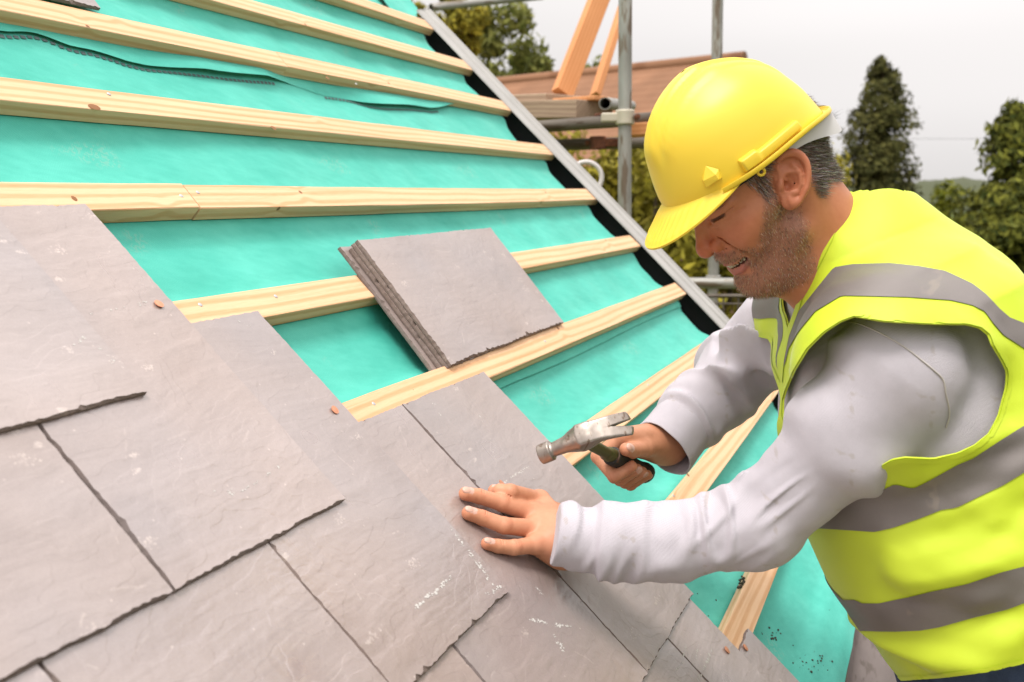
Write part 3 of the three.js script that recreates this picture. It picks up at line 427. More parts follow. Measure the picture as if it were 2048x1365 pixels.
{ // boards lying on the ledgers
  const bd = (name, a, b, w, h, mat, label) => { const d = b.clone().sub(a), L = d.length(), g = new RoundedBoxGeometry(L, h, w, 2, 0.004); const u = g.attributes.uv, p = g.attributes.position; for (let i = 0; i < u.count; i++) u.setXY(i, p.getX(i), p.getY(i) + p.getZ(i)); d.normalize(); const z = d.clone().cross(V3(0, 1, 0)).normalize(), y = z.clone().cross(d); g.applyMatrix4(new THREE.Matrix4().makeBasis(d, y, z)); const m = solo(name, g, mat, label, 'board', 'boards on the scaffold'); m.position.copy(a).add(b).multiplyScalar(0.5); return m; };
  bd('scaffold_board', px(985, 224, 4.35), px(1190, 220, 3.93), 0.225, 0.072, M.board, 'weathered scaffold board splashed with mortar, lower of two');
  bd('scaffold_board', px(1000, 202, 4.4), px(1130, 197, 4.1), 0.225, 0.03, M.board, 'weathered scaffold board with a pale edge, upper of two');
  bd('timber_offcut', px(1120, 203, 4.05), px(1205, 197, 3.9), 0.1, 0.018, M.orange, 'thin orange offcut of timber on the scaffold boards');
  bd('timber_offcut', px(1258, 262, 3.66), px(1400, 252, 3.58), 0.14, 0.045, M.orange, 'brown board tucked under the ledger behind the helmet');
  // leaning timbers
  const lean = (a, b, w, t, label) => { const d = b.clone().sub(a), L = d.length(), g = new RoundedBoxGeometry(L, w, t, 2, 0.003); const u = g.attributes.uv, p = g.attributes.position; for (let i = 0; i < u.count; i++) u.setXY(i, p.getX(i), p.getY(i) + p.getZ(i)); d.normalize(); const z = cFwd.clone().addScaledVector(cRight, -0.55).addScaledVector(d, -cFwd.clone().addScaledVector(cRight, -0.55).dot(d)).normalize(), y = z.clone().cross(d); g.applyMatrix4(new THREE.Matrix4().makeBasis(d, y, z)); const m = solo('leaning_timber', g, M.orange, label, 'timber', 'orange timbers leaning on the scaffold'); m.position.copy(a).add(b).multiplyScalar(0.5); };
  lean(px(1124, 190, 4.2), px(1240, -110, 4.5), 0.085, 0.05, 'thick orange timber leaning up from the scaffold boards');
  lean(px(1190, 192, 4.6), px(1275, -80, 5.1), 0.032, 0.05, 'thin orange timber leaning beside the galvanised pole');
}
function coupler(p, dir, mat, bolt, label) {                // clamp round a tube: collar, lug, bolt
  const o = thing('scaffold_coupler', label, 'coupler', p, 'couplers on the scaffold');
  mesh('collar', (() => { const g = new THREE.LatheGeometry([[0.0245, -0.026], [0.032, -0.026], [0.034, -0.02], [0.031, 0], [0.034, 0.02], [0.032, 0.026], [0.0245, 0.026]].map((q) => new THREE.Vector2(...q)), 22); return g; })(), mat, o);
  mesh('lug', (() => { const g = new RoundedBoxGeometry(0.07, 0.032, 0.03, 3, 0.006); return g.translate(0.05, 0, 0).applyMatrix4(new THREE.Matrix4().lookAt(V3(0, 0, 0), dir.clone().cross(V3(0, 1, 0)), V3(0, 1, 0))); })(), mat, o);
  mesh('bolt', (() => { const g = new THREE.CylinderGeometry(0.011, 0.011, 0.03, 6); const c = new THREE.CylinderGeometry(0.006, 0.006, 0.06, 8); const m = mergeGeometries([plain(g), plain(c)]); return m.rotateX(Math.PI / 2).translate(-0.042, 0, -0.012).applyMatrix4(new THREE.Matrix4().lookAt(V3(0, 0, 0), dir.clone().cross(V3(0, 1, 0)), V3(0, 1, 0))); })(), bolt, o);
  return o;
}
coupler(V3(P1.x, px(1250, 235, 3.5).y, P1.z), cRight, M.paleClamp, M.rust, 'pale clamp round the galvanised pole with a rusty bolt');
coupler(px(1206, 241, 3.84), cRight.clone().negate(), M.rust, M.rust, 'rusty clamp hanging on the ledger under the open tube end');
coupler(px(1196, 286, 3.98), cRight.clone().negate(), M.rust, M.rust, 'rusty clamp on the lower ledger tube');
coupler(V3(P2.x, px(1431, 566, 4.4).y, P2.z), cRight, M.galv, M.rust, 'grey clamp joining the guard rail to the far pole');
{ // mesh guard panel below the rail
  const o = thing('guard_panel', 'dark wire guard panel hung under the guard rail', 'panel', px(1480, 600, 4.3)), a = px(1360, 592, 4.4), b = px(1600, 592, 4.2), d = b.clone().sub(a), q = o.position;
  const bar = (s, t, r) => tube([s.clone().sub(q), t.clone().sub(q)], r, 6, true, false, 1); const dn = V3(0, -0.4, 0);
  mesh('top_bar', bar(a, b, 0.009), M.darkTube, o); mesh('bottom_bar', bar(a.clone().add(dn), b.clone().add(dn), 0.009), M.darkTube, o);
  for (let i = 0; i <= 8; i++) { const s = a.clone().addScaledVector(d, i / 8); mesh('wire', bar(s, s.clone().add(dn), 0.0042), M.darkTube, o); }
  for (const h of [0.035, 0.2]) mesh('wire', bar(a.clone().add(V3(0, -h, 0)), b.clone().add(V3(0, -h, 0)), 0.0042), M.darkTube, o);
}
solo('plastic_hoop', (() => { const g = new THREE.TorusGeometry(0.058, 0.009, 10, 40); g.lookAt(camPos.clone().sub(px(1172, 356, 3.6)).add(V3(0.5, 0.3, 0))); return g; })(), std({ color: lin(0.6, 0.56, 0.55), roughness: 0.6 }), 'pale plastic hoop showing behind the verge trim', 'hoop').position.copy(px(1172, 356, 3.6));
// platform the workman stands on
{
  const z0 = roof(0, EAVE, 0).z + 0.14, g = new RoundedBoxGeometry(3.9, 0.038, 0.222, 2, 0.004); { const u = g.attributes.uv, p = g.attributes.position; for (let i = 0; i < u.count; i++) u.setXY(i, p.getX(i), p.getY(i) + p.getZ(i)); }
  M.deck = std({ map: boardMap, color: lin(1.15, 1.0, 0.85), bumpMap: boardBump, bumpScale: 0.002, roughness: 0.9 });
  const lab = ['nearest the wall', 'second from the wall', 'third from the wall', 'fourth from the wall', 'furthest from the wall'];
  lab.forEach((s, i) => { const m = solo('platform_board', g.clone(), M.deck, `long pine platform board ${s} under the gutter`, 'board', 'platform boards'); m.position.set(1.2 + 0.05 * Math.sin(i * 9), PLAT - 0.019, z0 + 0.05 + i * 0.236); });
  for (const x of [-0.4, 1.3, 2.9]) { const m = solo('transom', pipe(V3(0, 0, 0), V3(0, 0, 1.6)), M.galv, x < 0 ? 'transom tube under the platform at its near end' : x < 2 ? 'transom tube under the middle of the platform' : 'transom tube under the platform at its far end', 'scaffold pole', 'scaffold tubes'); m.position.set(x, PLAT - 0.038 - 0.0245, z0 - 0.12); }
}
solo('overhead_wire', tube([V3(0, 0, 0), px(1800, 277, 40).sub(px(1400, 262, 40)), px(2200, 276, 40).sub(px(1400, 262, 40))], 0.006, 6, true, false, 20), M.black, 'thin overhead wire crossing the sky behind the narrow conifer', 'wire').position.copy(px(1400, 262, 40));
// ---------------------------------------------------------------- signed-distance modelling
const smin = (a, b, k) => { const h = Math.max(k - Math.abs(a - b), 0) / k; return Math.min(a, b) - h * h * k * 0.25; };
const smax = (a, b, k) => -smin(-a, -b, k);
const len = Math.hypot;
const sEll = (x, y, z, cx, cy, cz, rx, ry, rz) => { x -= cx; y -= cy; z -= cz; const a = x / rx, b = y / ry, c = z / rz, k0 = Math.sqrt(a * a + b * b + c * c), p = a / rx, q = b / ry, r = c / rz, k1 = Math.sqrt(p * p + q * q + r * r); return k1 < 1e-9 ? -Math.min(rx, ry, rz) : k0 * (k0 - 1) / k1; };
const sSph = (x, y, z, cx, cy, cz, r) => Math.sqrt((x - cx) ** 2 + (y - cy) ** 2 + (z - cz) ** 2) - r;
function sCap(x, y, z, a, b, ra, rb) { const dx = b[0] - a[0], dy = b[1] - a[1], dz = b[2] - a[2], t = clamp(((x - a[0]) * dx + (y - a[1]) * dy + (z - a[2]) * dz) / (dx * dx + dy * dy + dz * dz)); return Math.sqrt((x - a[0] - dx * t) ** 2 + (y - a[1] - dy * t) ** 2 + (z - a[2] - dz * t) ** 2) - (ra + (rb - ra) * t); }
function iso(f, lo, hi, cell, opt = {}) {                      // naive surface nets on a sparse grid, then Newton onto the surface
  const n = [0, 1, 2].map((i) => 4 * Math.ceil((hi[i] - lo[i]) / cell / 4) + 1), [nx, ny, nz] = n, F = new Float32Array(nx * ny * nz).fill(1e3), at = (i, j, k) => (k * ny + j) * nx + i;
  const X = (i) => lo[0] + i * cell, Yy = (j) => lo[1] + j * cell, Z = (k) => lo[2] + k * cell, thr = 4 * cell * 1.9;
  const cx = (nx - 1) / 4 + 1, cy = (ny - 1) / 4 + 1, cz = (nz - 1) / 4 + 1, C = new Float32Array(cx * cy * cz);
  for (let k = 0; k < cz; k++) for (let j = 0; j < cy; j++) for (let i = 0; i < cx; i++) C[(k * cy + j) * cx + i] = f(X(i * 4), Yy(j * 4), Z(k * 4));
  const live = new Uint8Array((cx - 1) * (cy - 1) * (cz - 1)), done = new Uint8Array(nx * ny * nz);
  for (let k = 0; k < cz - 1; k++) for (let j = 0; j < cy - 1; j++) for (let i = 0; i < cx - 1; i++) {
    let m = 1e9; for (let c = 0; c < 8; c++) m = Math.min(m, Math.abs(C[((k + (c >> 2)) * cy + j + ((c >> 1) & 1)) * cx + i + (c & 1)]));
    if (m > thr) continue; live[(k * (cy - 1) + j) * (cx - 1) + i] = 1;
    for (let c = 0; c <= 4; c++) for (let b = 0; b <= 4; b++) for (let a = 0; a <= 4; a++) { const q = at(i * 4 + a, j * 4 + b, k * 4 + c); if (!done[q]) { done[q] = 1; F[q] = f(X(i * 4 + a), Yy(j * 4 + b), Z(k * 4 + c)); } }
  }
  const id = new Int32Array(nx * ny * nz).fill(-1), P = [], I = [];
  for (let K = 0; K < cz - 1; K++) for (let Jj = 0; Jj < cy - 1; Jj++) for (let Ii = 0; Ii < cx - 1; Ii++) {
    if (!live[(K * (cy - 1) + Jj) * (cx - 1) + Ii]) continue;
    for (let c = 0; c < 4; c++) for (let b = 0; b < 4; b++) for (let a = 0; a < 4; a++) {
      const i = Ii * 4 + a, j = Jj * 4 + b, k = K * 4 + c, v = []; let s = 0; for (let q = 0; q < 8; q++) { v[q] = F[at(i + (q & 1), j + ((q >> 1) & 1), k + (q >> 2))]; if (v[q] < 0) s++; }
      if (s === 0 || s === 8) continue; let x = 0, y = 0, z = 0, m = 0;
      for (const [p, q] of EDGES) if ((v[p] < 0) !== (v[q] < 0)) { const t = v[p] / (v[p] - v[q]); x += lerp(p & 1, q & 1, t); y += lerp((p >> 1) & 1, (q >> 1) & 1, t); z += lerp(p >> 2, q >> 2, t); m++; }
      id[at(i, j, k)] = P.length / 3; P.push(X(i + x / m), Yy(j + y / m), Z(k + z / m));
    }
  }
  const quad = (a, b, c, d, flip) => { if (a < 0 || b < 0 || c < 0 || d < 0) return; flip ? I.push(a, c, b, a, d, c) : I.push(a, b, c, a, c, d); };
  for (let k = 1; k < nz - 1; k++) for (let j = 1; j < ny - 1; j++) for (let i = 1; i < nx - 1; i++) {
    const q = at(i, j, k); if (!done[q]) continue; const s = F[q] < 0;
    if (i < nx - 1 && done[q + 1] && s !== (F[q + 1] < 0)) quad(id[at(i, j - 1, k - 1)], id[at(i, j, k - 1)], id[at(i, j, k)], id[at(i, j - 1, k)], !s);
    if (done[q + nx] && s !== (F[q + nx] < 0)) quad(id[at(i - 1, j, k - 1)], id[at(i - 1, j, k)], id[at(i, j, k)], id[at(i, j, k - 1)], !s);
    if (done[q + nx * ny] && s !== (F[q + nx * ny] < 0)) quad(id[at(i - 1, j - 1, k)], id[at(i, j - 1, k)], id[at(i, j, k)], id[at(i - 1, j, k)], !s);
  }
  const e = cell * 0.4, N = new Float32Array(P.length);
  for (let v = 0; v < P.length; v += 3) for (let it = 0; it < 3; it++) {
    const x = P[v], y = P[v + 1], z = P[v + 2]; let gx = f(x + e, y, z) - f(x - e, y, z), gy = f(x, y + e, z) - f(x, y - e, z), gz = f(x, y, z + e) - f(x, y, z - e); const g = len(gx, gy, gz) || 1;
    if (it < 2) { const d = clamp(f(x, y, z) * 2 * e / Math.max(g, e * 0.6), -cell * 0.6, cell * 0.6) / g * (it ? 0.7 : 1); P[v] -= d * gx; P[v + 1] -= d * gy; P[v + 2] -= d * gz; } else { N[v] = gx / g; N[v + 1] = gy / g; N[v + 2] = gz / g; }
  }
  return { P, I, N };
}
const EDGES = [[0, 1], [2, 3], [4, 5], [6, 7], [0, 2], [1, 3], [4, 6], [5, 7], [0, 4], [1, 5], [2, 6], [3, 7]];
// turn an iso mesh (in local axes) into world-space arrays
function toWorld(m, A) { const p = V3(), nm = new THREE.Matrix3().setFromMatrix4(A), P = new Float32Array(m.P.length), N = new Float32Array(m.P.length); for (let i = 0; i < m.P.length; i += 3) { p.set(m.P[i], m.P[i + 1], m.P[i + 2]).applyMatrix4(A); P.set([p.x, p.y, p.z], i); p.set(m.N[i], m.N[i + 1], m.N[i + 2]).applyMatrix3(nm).normalize(); N.set([p.x, p.y, p.z], i); } let I = m.I; if (A.determinant() < 0) { I = I.slice(); for (let i = 0; i < I.length; i += 3) { const t = I[i]; I[i] = I[i + 1]; I[i + 1] = t; } } return { P, N, I }; }
function mapG(g, A) { g.applyMatrix4(A); if (A.determinant() < 0) { if (g.index) { const a = g.index.array; for (let i = 0; i < a.length; i += 3) { const t = a[i]; a[i] = a[i + 1]; a[i + 1] = t; } } else for (const k of Object.keys(g.attributes)) { const b = g.attributes[k], n = b.itemSize, a = b.array; for (let i = 0; i < b.count; i += 3) for (let c = 0; c < n; c++) { const t = a[i * n + c]; a[i * n + c] = a[(i + 1) * n + c]; a[(i + 1) * n + c] = t; } } } return g; }
function isoGeo(m, o = {}) { const g = new THREE.BufferGeometry(); g.setAttribute('position', new THREE.Float32BufferAttribute(m.P, 3)); g.setAttribute('normal', new THREE.Float32BufferAttribute(m.N, 3)); if (o.uv) g.setAttribute('uv', new THREE.Float32BufferAttribute(o.uv, 2)); else g.setAttribute('uv', new THREE.Float32BufferAttribute(new Float32Array(m.P.length / 3 * 2), 2)); if (o.col) g.setAttribute('color', new THREE.Float32BufferAttribute(o.col, 3)); g.setIndex(m.I); return g; }
const toPx = (p) => { const d = p.clone().sub(camPos), z = d.dot(cFwd); return [1024 + FPX * d.dot(cRight) / z, 682.5 + FPX * d.dot(cDown) / z, z]; };

// ---------------------------------------------------------------- the workman: frames
// body axes: x to the camera's right, y up, z towards the camera; metres, measured from the camera
const BODY = new THREE.Matrix4().makeBasis(cRight, cDown.clone().negate(), cFwd.clone().negate()).setPosition(camPos);
const b3 = (x, y, d) => [(x - 1024) / FPX * d, -(y - 682.5) / FPX * d, -d];
const w2b = (p) => { const d = p.clone().sub(camPos); return [d.dot(cRight), -d.dot(cDown), -d.dot(cFwd)]; };
// head axes: x forward out of the face, y up, z to his left; millimetres
const hx = V3(-0.75558, 0.637099, -0.152327), hy = V3(-0.589697, -0.762799, -0.26532), hz = V3(0.28523, 0.110644, -0.952051);
const cv = (v) => cRight.clone().multiplyScalar(v.x).addScaledVector(cDown, v.y).addScaledVector(cFwd, v.z);
const HEAD = new THREE.Matrix4().makeBasis(cv(hx).multiplyScalar(0.001), cv(hy).multiplyScalar(0.001), cv(hz).multiplyScalar(0.001)).setPosition(cam(0.325582, -0.207176, 1.300527));
const HINV = HEAD.clone().invert();
const w2h = (p) => { const q = p.clone().applyMatrix4(HINV); return [q.x, q.y, q.z]; };

// ---------------------------------------------------------------- head and neck
const neckA = [-34, -28, 0], neckB = w2h(px(1690, 545, 1.36)), neckF = w2h(px(1640, 560, 1.335));
function earSdf(x, y, z) {
  x += 4; y -= 3; z -= 82; const l = -0.5 * x + 0.866 * y, f0 = 0.866 * x + 0.5 * y, ct = Math.cos(0.4), stt = Math.sin(0.4), f = f0 * ct - z * stt, s = f0 * stt + z * ct;   // l up the ear, f to the front, s outwards
  if (l * l + f * f + s * s > 62 * 62) return len(l, f, s) - 42;
  const wd = 20.5 + 0.12 * l, re = len(l / 34, f / wd), dp = (re - 1) * Math.min(34, wd) * 0.93;
  let d = smax(Math.abs(s + 1) - 2.4, dp - 1, 3);
  d = smin(d, sEll(l, f, s, -3, 10, -9, 22, 12, 12), 7);                                      // root joining the head
  const open = smooth(6, 15, f) * smooth(26, 14, l), bk = 1 - 0.4 * smooth(-14, -28, l); const rim = len(dp + 1.4, (s - 3.4) * 0.85) - 3.7 * bk + open * 9; d = smin(d, rim, 2);
  d = smin(d, chain(l, f, s, [[-18, -4, 0.5, 2.5], [-8, -9.5, 2, 3.4], [3, -10, 2.4, 3.4], [12, -6, 1.6, 2.8], [17, 0, 0.5, 2]]), 3.5);   // antihelix
  d = smin(d, chain(l, f, s, [[8, -8, 2, 2.4], [8, 4, 0.5, 1.8]]), 3);
  d = smax(d, -sEll(l, f, s, -4, 3.5, 6, 11, 9.5, 10), 3); d = smax(d, -sEll(l, f, s, -8, 6, 1, 6, 5.5, 8), 3); d = smax(d, -sEll(l, f, s, 19, 6, 4.5, 7, 7, 5), 3);
  d = smin(d, sEll(l, f, s, -6, 15.5, 3, 7.5, 4.2, 4.2), 3); d = smin(d, sEll(l, f, s, -17.5, 0, 1.8, 4, 6, 3.4), 3); d = smin(d, sEll(l, f, s, -28, 6, -0.5, 10, 10, 4.4), 5);
  d = smin(d, chain(l, f, s, [[16, 17, 1.5, 3], [5, 15, 1.5, 2.6], [-1, 7, -1, 1.6]]), 3);     // root of the helix
  return d;
}
const chain = (x, y, z, pts, r) => { let d = 1e9; for (let i = 1; i < pts.length; i++) d = Math.min(d, sCap(x, y, z, pts[i - 1], pts[i], pts[i - 1][3] ?? r, pts[i][3] ?? r)); return d; };
function headSdf(x, y, zz) {
  const z = Math.abs(zz);
  let d = sEll(x, y, z, -14, 40, 0, 102, 88, 76);
  d = smin(d, sEll(x, y, z, 42, -8, 0, 57, 78, 63), 22);                                   // face mass
  d = smin(d, sCap(x, y, z, [16, -66, 47], [74, -97, 15], 20, 19), 22);                    // jaw
  d = smin(d, sEll(x, y, z, 78, -101, 0, 20, 19, 22), 16);                                 // chin
  d = smin(d, sEll(x, y, z, 46, -104, 0, 36, 34, 40), 22);                                 // under the chin
  d = smin(d, sCap(x, y, z, [30, -10, 58], [62, -14, 48], 14, 16), 16);                    // cheekbone
  d = smin(d, sEll(x, y, z, 67, -24, 40, 20, 19, 17), 12);                                 // cheek raised by the smile
  d = smin(d, sEll(x, y, z, 71, -52, 0, 26, 28, 35), 14);                                  // muzzle
  if (x > 42 && y > -130 && y < 66 && z < 75) {
  d = smin(d, chain(x, y, z, [[97, 21, 8, 7.5], [90, 26, 28, 8.5], [72, 24, 52, 8]]), 8);  // brow
  d = smax(d, -sEll(x, y, z, 104, 13, 27, 14, 9, 13), 8);                                   // socket
  d = smin(d, sEll(x, y, z, 80.5, 11.5, 31, 13.8, 11.5, 14), 3);                           // lidded eye
  d = smin(d, chain(x, y, z, [[99, 19.5, 17, 3.4], [93, 21, 31, 4.4], [79, 20, 48, 4]]), 4);   // fold hanging from the brow
  d = smin(d, chain(x, y, z, [[93, 4, 22, 3], [88.5, 1, 34, 4.4], [76, 2, 48, 3.4]]), 4);  // bag
  d = smax(d, -chain(x, y, z, [[100, 13.5, 18, 1.9], [96.5, 12.3, 30, 2.2], [82.5, 13, 46.5, 1.9], [72, 17, 55.5, 1.2]]), 2);   // line between the lids
  d = smax(d, -chain(x, y, z, [[76, 10, 53, 1], [60, 8, 61, 0.4]]), 2.4);
  d = smin(d, sCap(x, y, z, [95, 14, 0], [109, -15, 0], 7, 9.5), 8);                       // nose
  d = smin(d, sEll(x, y, z, 109.5, -21.5, 0, 12.5, 12, 12.5), 5);
  d = smin(d, sEll(x, y, z, 98.5, -23, 14.5, 11, 9.5, 7.2), 3.2);                          // wings
  d = smax(d, -sEll(x, y, z, 104, -33, 10, 7, 5, 4.6), 1.8);                          // nostrils
  d = smax(d, -chain(x, y, z, [[95, -12.5, 20, 1.3], [87.5, -17, 23, 1.6], [87, -28, 23, 1.6], [92, -33, 19, 1.3]]), 2);   // crease round the wing
  d = smin(d, chain(x, y, z, [[81, -14, 33, 9], [75, -32, 39, 9], [67, -48, 43, 7]]), 11);  // cheek pushed up beside the fold
  d = smax(d, -chain(x, y, z, [[91, -17, 23.5, 0.8], [87.5, -33, 30, 1.1], [81, -46, 35.5, 0.9], [73, -62, 40, 0.3]]), 7);   // smile fold
  d = smin(d, sEll(x, y, z, 87, -46, 0, 15, 10.5, 27), 6);                                 // upper lip under the moustache
  d = smin(d, chain(x, y, z, [[97.5, -54.5, 0, 4.4], [93.5, -53.2, 13, 3.8], [83.5, -50.8, 28, 2]]), 2.5);
  d = smin(d, chain(x, y, z, [[92.5, -72.5, 0, 6], [89, -69.5, 14, 5.2], [82, -62.2, 28.5, 2.4]]), 3);
  d = smax(d, -chain(x, y, z, [[92, -62.5, 0, 4.8], [89, -60.8, 13, 4.6], [83.5, -56.2, 29.5, 3.8]]), 1);   // open mouth
  d = smax(d, -chain(x, y, z, [[101, -84.5, 0, 3.5], [95, -83.5, 15, 2.5]]), 8);           // under the lower lip
  }
  d = smin(d, sCap(x, y, zz, neckA, neckB, 60, 70), 24); d = smin(d, sCap(x, y, zz, [22, -92, 0], neckF, 42, 52), 26);   // neck, throat
  d = smin(d, sCap(x, y, z, [-28, -22, 58], w2hN, 14, 12), 20);                            // neck muscle
  d = smin(d, earSdf(x, y, z), 2.2 + 2.5 * smooth(6, 16, 0.866 * (x + 7) + 0.5 * (y - 3)));
  return d;
}
const w2hN = (() => { const q = w2h(px(1655, 575, 1.33)); q[2] = 22; return q; })();
// masks on the head
const beardMask = (x, y, z) => { const a = Math.abs(z); if (x < 26 && a > 60 && earSdf(x, y, a) < 2.5) return 0; const top = lerp(-36, 14, smooth(70, 26, x)) + 5 * noise(x * 0.13, y * 0.13, z * 0.13); let m = smooth(top + 6, top - 14, y) * smooth(-8, 14, x + (y + 60) * 0.25) * smooth(-138, -122, y);
  const lip = smooth(30, 22, a) * smooth(-50, -56, y) * smooth(-84, -76, y) * smooth(74, 82, x); m *= 1 - lip; const chk = smooth(24, 33, a) * smooth(-64, -54, y) * smooth(58, 72, x) * smooth(-30, -40, y) ; m *= 1 - 0.5 * chk; m = Math.max(m * (1 - smooth(-34, -26, y) * smooth(80, 90, x)), smooth(-35, -39, y) * smooth(-56, -51, y) * smooth(33, 27, a) * smooth(76, 84, x)); return clamp(m); };
const hairMask = (x, y, z) => { const a = Math.abs(z); if (x < 22 && a > 60 && earSdf(x, y, a) < 2.5) return 0; const back = smooth(-22, -34, x) * smooth(-50 + 8 * noise(z * 0.1, x * 0.1) - smooth(-60, -100, x) * 14, -36 - smooth(-60, -100, x) * 14, y); const side = smooth(46, 38, x) * smooth(22, 32, y) + smooth(40, 33, x) * smooth(14, 22, x) * smooth(-8, 10, y); return clamp(Math.max(back, a > 50 || x < 0 ? side : 0)); };
function skinTone(x, y, z, r, red = 0) { const a = fbm(x * 0.045, y * 0.045, z * 0.045 + r, 3), b = fbm(x * 0.25, y * 0.25, z * 0.25, 2); const c = [0.47 + 0.05 * a + 0.03 * b, 0.212 + 0.035 * a + 0.02 * b - 0.035 * red, 0.122 + 0.026 * a + 0.014 * b - 0.022 * red]; return c; }
const HM = iso(headSdf, [-150, -215, -112], [135, 140, 112], 2.2);
const headCol = new Float32Array(HM.P.length);
for (let i = 0; i < HM.P.length; i += 3) {
  const x = HM.P[i], y = HM.P[i + 1], z = HM.P[i + 2], a = Math.abs(z); let c = skinTone(x, y, z, 1, 0.5 * smooth(92, 108, x) * smooth(8, -10, y) + 0.6 * smooth(48, 66, x) * smooth(2, -10, y) * smooth(-48, -34, y) + (earSdf(x, y, a) < 1.5 ? 0.5 : 0)); c = [c[0] * 1.0, c[1] * 0.84, c[2] * 0.76];
  const lipU = smooth(5.5, 3.4, chain(x, y, a, [[98, -54.5, 0], [94, -53.2, 13], [84, -50.8, 27]], 0)), lipL = smooth(7.5, 5, chain(x, y, a, [[93, -72.5, 0], [89.5, -69.5, 14], [82.5, -62.2, 27]], 0)); const lp = Math.max(lipU, lipL); c = c.map((v, k) => lerp(v, [0.40, 0.13, 0.11][k], lp * 0.85));
  const bm = beardMask(x, y, z), hm = hairMask(x, y, z); c = c.map((v, k) => lerp(v, [0.2, 0.105, 0.075][k], clamp(bm * 0.55 + hm * 0.75)));
  if (chain(x, y, a, [[89, -62.5, 0, 5.4], [86, -60.8, 13, 4.8], [80.5, -56.2, 28, 3.8]]) < 0.8 && x < 91) c = [0.2, 0.055, 0.045];
  const lash = smooth(3.2, 1.6, chain(x, y, a, [[99, 13.5, 18], [95.5, 12.5, 30], [82, 13, 46]], 0)); c = c.map((v) => v * (1 - 0.8 * lash));
  const br = smooth(6.5, 3.5, chain(x, y, a, [[101, 24, 10], [97, 30, 28], [80, 29, 50]], 0)); c = c.map((v, k) => lerp(v, [0.1, 0.06, 0.045][k], br * 0.55));
  headCol.set(c, i);
}

// ---------------------------------------------------------------- hands
const onR = (x, y, n) => { const [u, v] = onRoof(x, y, n); return w2b(roof(u, v, n)); };
const P3 = (a) => V3(a[0], a[1], a[2]);
function handSdf(fingers, palm, r = 0.0175) {                  // fingers: chains of [x,y,z,radius]; palm: capsules
  return (x, y, z) => { let d = 1e9; for (const [a, b, ra, rb, k] of palm) d = smin(d, sCap(x, y, z, a, b, ra, rb), k ?? 0.014);
    for (const f of fingers) { let e = 1e9; for (let i = 1; i < f.length; i++) e = smin(e, sCap(x, y, z, f[i - 1], f[i], f[i - 1][3], f[i][3]), 0.0028); d = smin(d, e, f.k ?? 0.006); } return d; };
}
const F4 = (p, r) => [p[0], p[1], p[2], r * 1.08];
// left hand flat on the slate
const LW = onR(1136, 1082, 0.083);
const lh = {
  mid: [F4(onR(1066, 1027, 0.066), 0.0125), F4(onR(1003, 1007, 0.0575), 0.0106), F4(onR(957, 993, 0.0495), 0.0094), F4(onR(931, 988, 0.0465), 0.0087)],
  ring: [F4(onR(1070, 1058, 0.065), 0.0121), F4(onR(1008, 1052, 0.0575), 0.0104), F4(onR(964, 1036, 0.0495), 0.0093), F4(onR(937, 1027, 0.0465), 0.0087)],
  pinky: [F4(onR(1071, 1090, 0.063), 0.011), F4(onR(1028, 1096, 0.0545), 0.0094), F4(onR(996, 1093, 0.048), 0.0083), F4(onR(974, 1088, 0.0455), 0.0075)],
  index: [F4(onR(1078, 1001, 0.067), 0.0118), F4(onR(1021, 984, 0.071), 0.0099), F4(onR(1000, 982, 0.061), 0.0086), F4(onR(990, 987, 0.0505), 0.0076)],
  thumb: [F4(onR(1098, 1022, 0.056), 0.0135), F4(onR(1046, 1000, 0.052), 0.0112), F4(onR(1004, 985, 0.0475), 0.0094), F4(onR(988, 982, 0.0465), 0.0082)],
};
const lPalm = [[LW, lh.mid[0], 0.0255, 0.0145, 0.02], [LW, lh.ring[0], 0.0255, 0.0142, 0.02], [LW, lh.index[0], 0.0255, 0.0145, 0.02], [LW, lh.pinky[0], 0.0245, 0.0132, 0.02], [LW, onR(1300, 1085, 0.17), 0.0285, 0.033, 0.03], [onR(1118, 1110, 0.064), onR(1080, 1094, 0.056), 0.0165, 0.0125, 0.012], [onR(1112, 1030, 0.064), onR(1084, 1012, 0.058), 0.018, 0.013, 0.012]];
const lCore = handSdf([lh.mid, lh.ring, lh.pinky, lh.index, lh.thumb], lPalm);
const lKn = [lh.mid[0], lh.ring[0], lh.pinky[0], lh.index[0]], lPip = [lh.mid[1], lh.ring[1], lh.pinky[1]];
const nB = w2b(roof(0, 0, 1)).map((v, i) => v - w2b(roof(0, 0, 0))[i]);
const off = (p, n) => [p[0] + nB[0] * n, p[1] + nB[1] * n, p[2] + nB[2] * n];
const lCrease = [], lTendon = lKn.map((k) => [off(k, 0.0115), off([0, 1, 2].map((c) => lerp(k[c], LW[c], 0.7)), 0.018)]), lKnU = lKn.map((k) => off(k, 0.0045)), lPipU = lPip.map((k) => off(k, 0.0028));
for (const f of [lh.mid, lh.ring, lh.pinky]) for (const [j, wd, set] of [[1, 0.0056, [-0.0052, -0.0022, 0.001, 0.0045]], [2, 0.0045, [-0.0018, 0.0014]]]) { const ax = P3(f[j]).sub(P3(f[j - 1])).normalize(), sd = ax.clone().cross(P3(nB)).normalize(); for (const q of set) { const c = P3(off(f[j], f[j][3] + (j === 1 ? 0.0028 : 0.0016))).addScaledVector(ax, q); lCrease.push([c.clone().addScaledVector(sd, wd).addScaledVector(P3(nB), -0.001).toArray(), c.clone().addScaledVector(sd, -wd).addScaledVector(P3(nB), -0.0006).toArray(), 0.0009]); } }
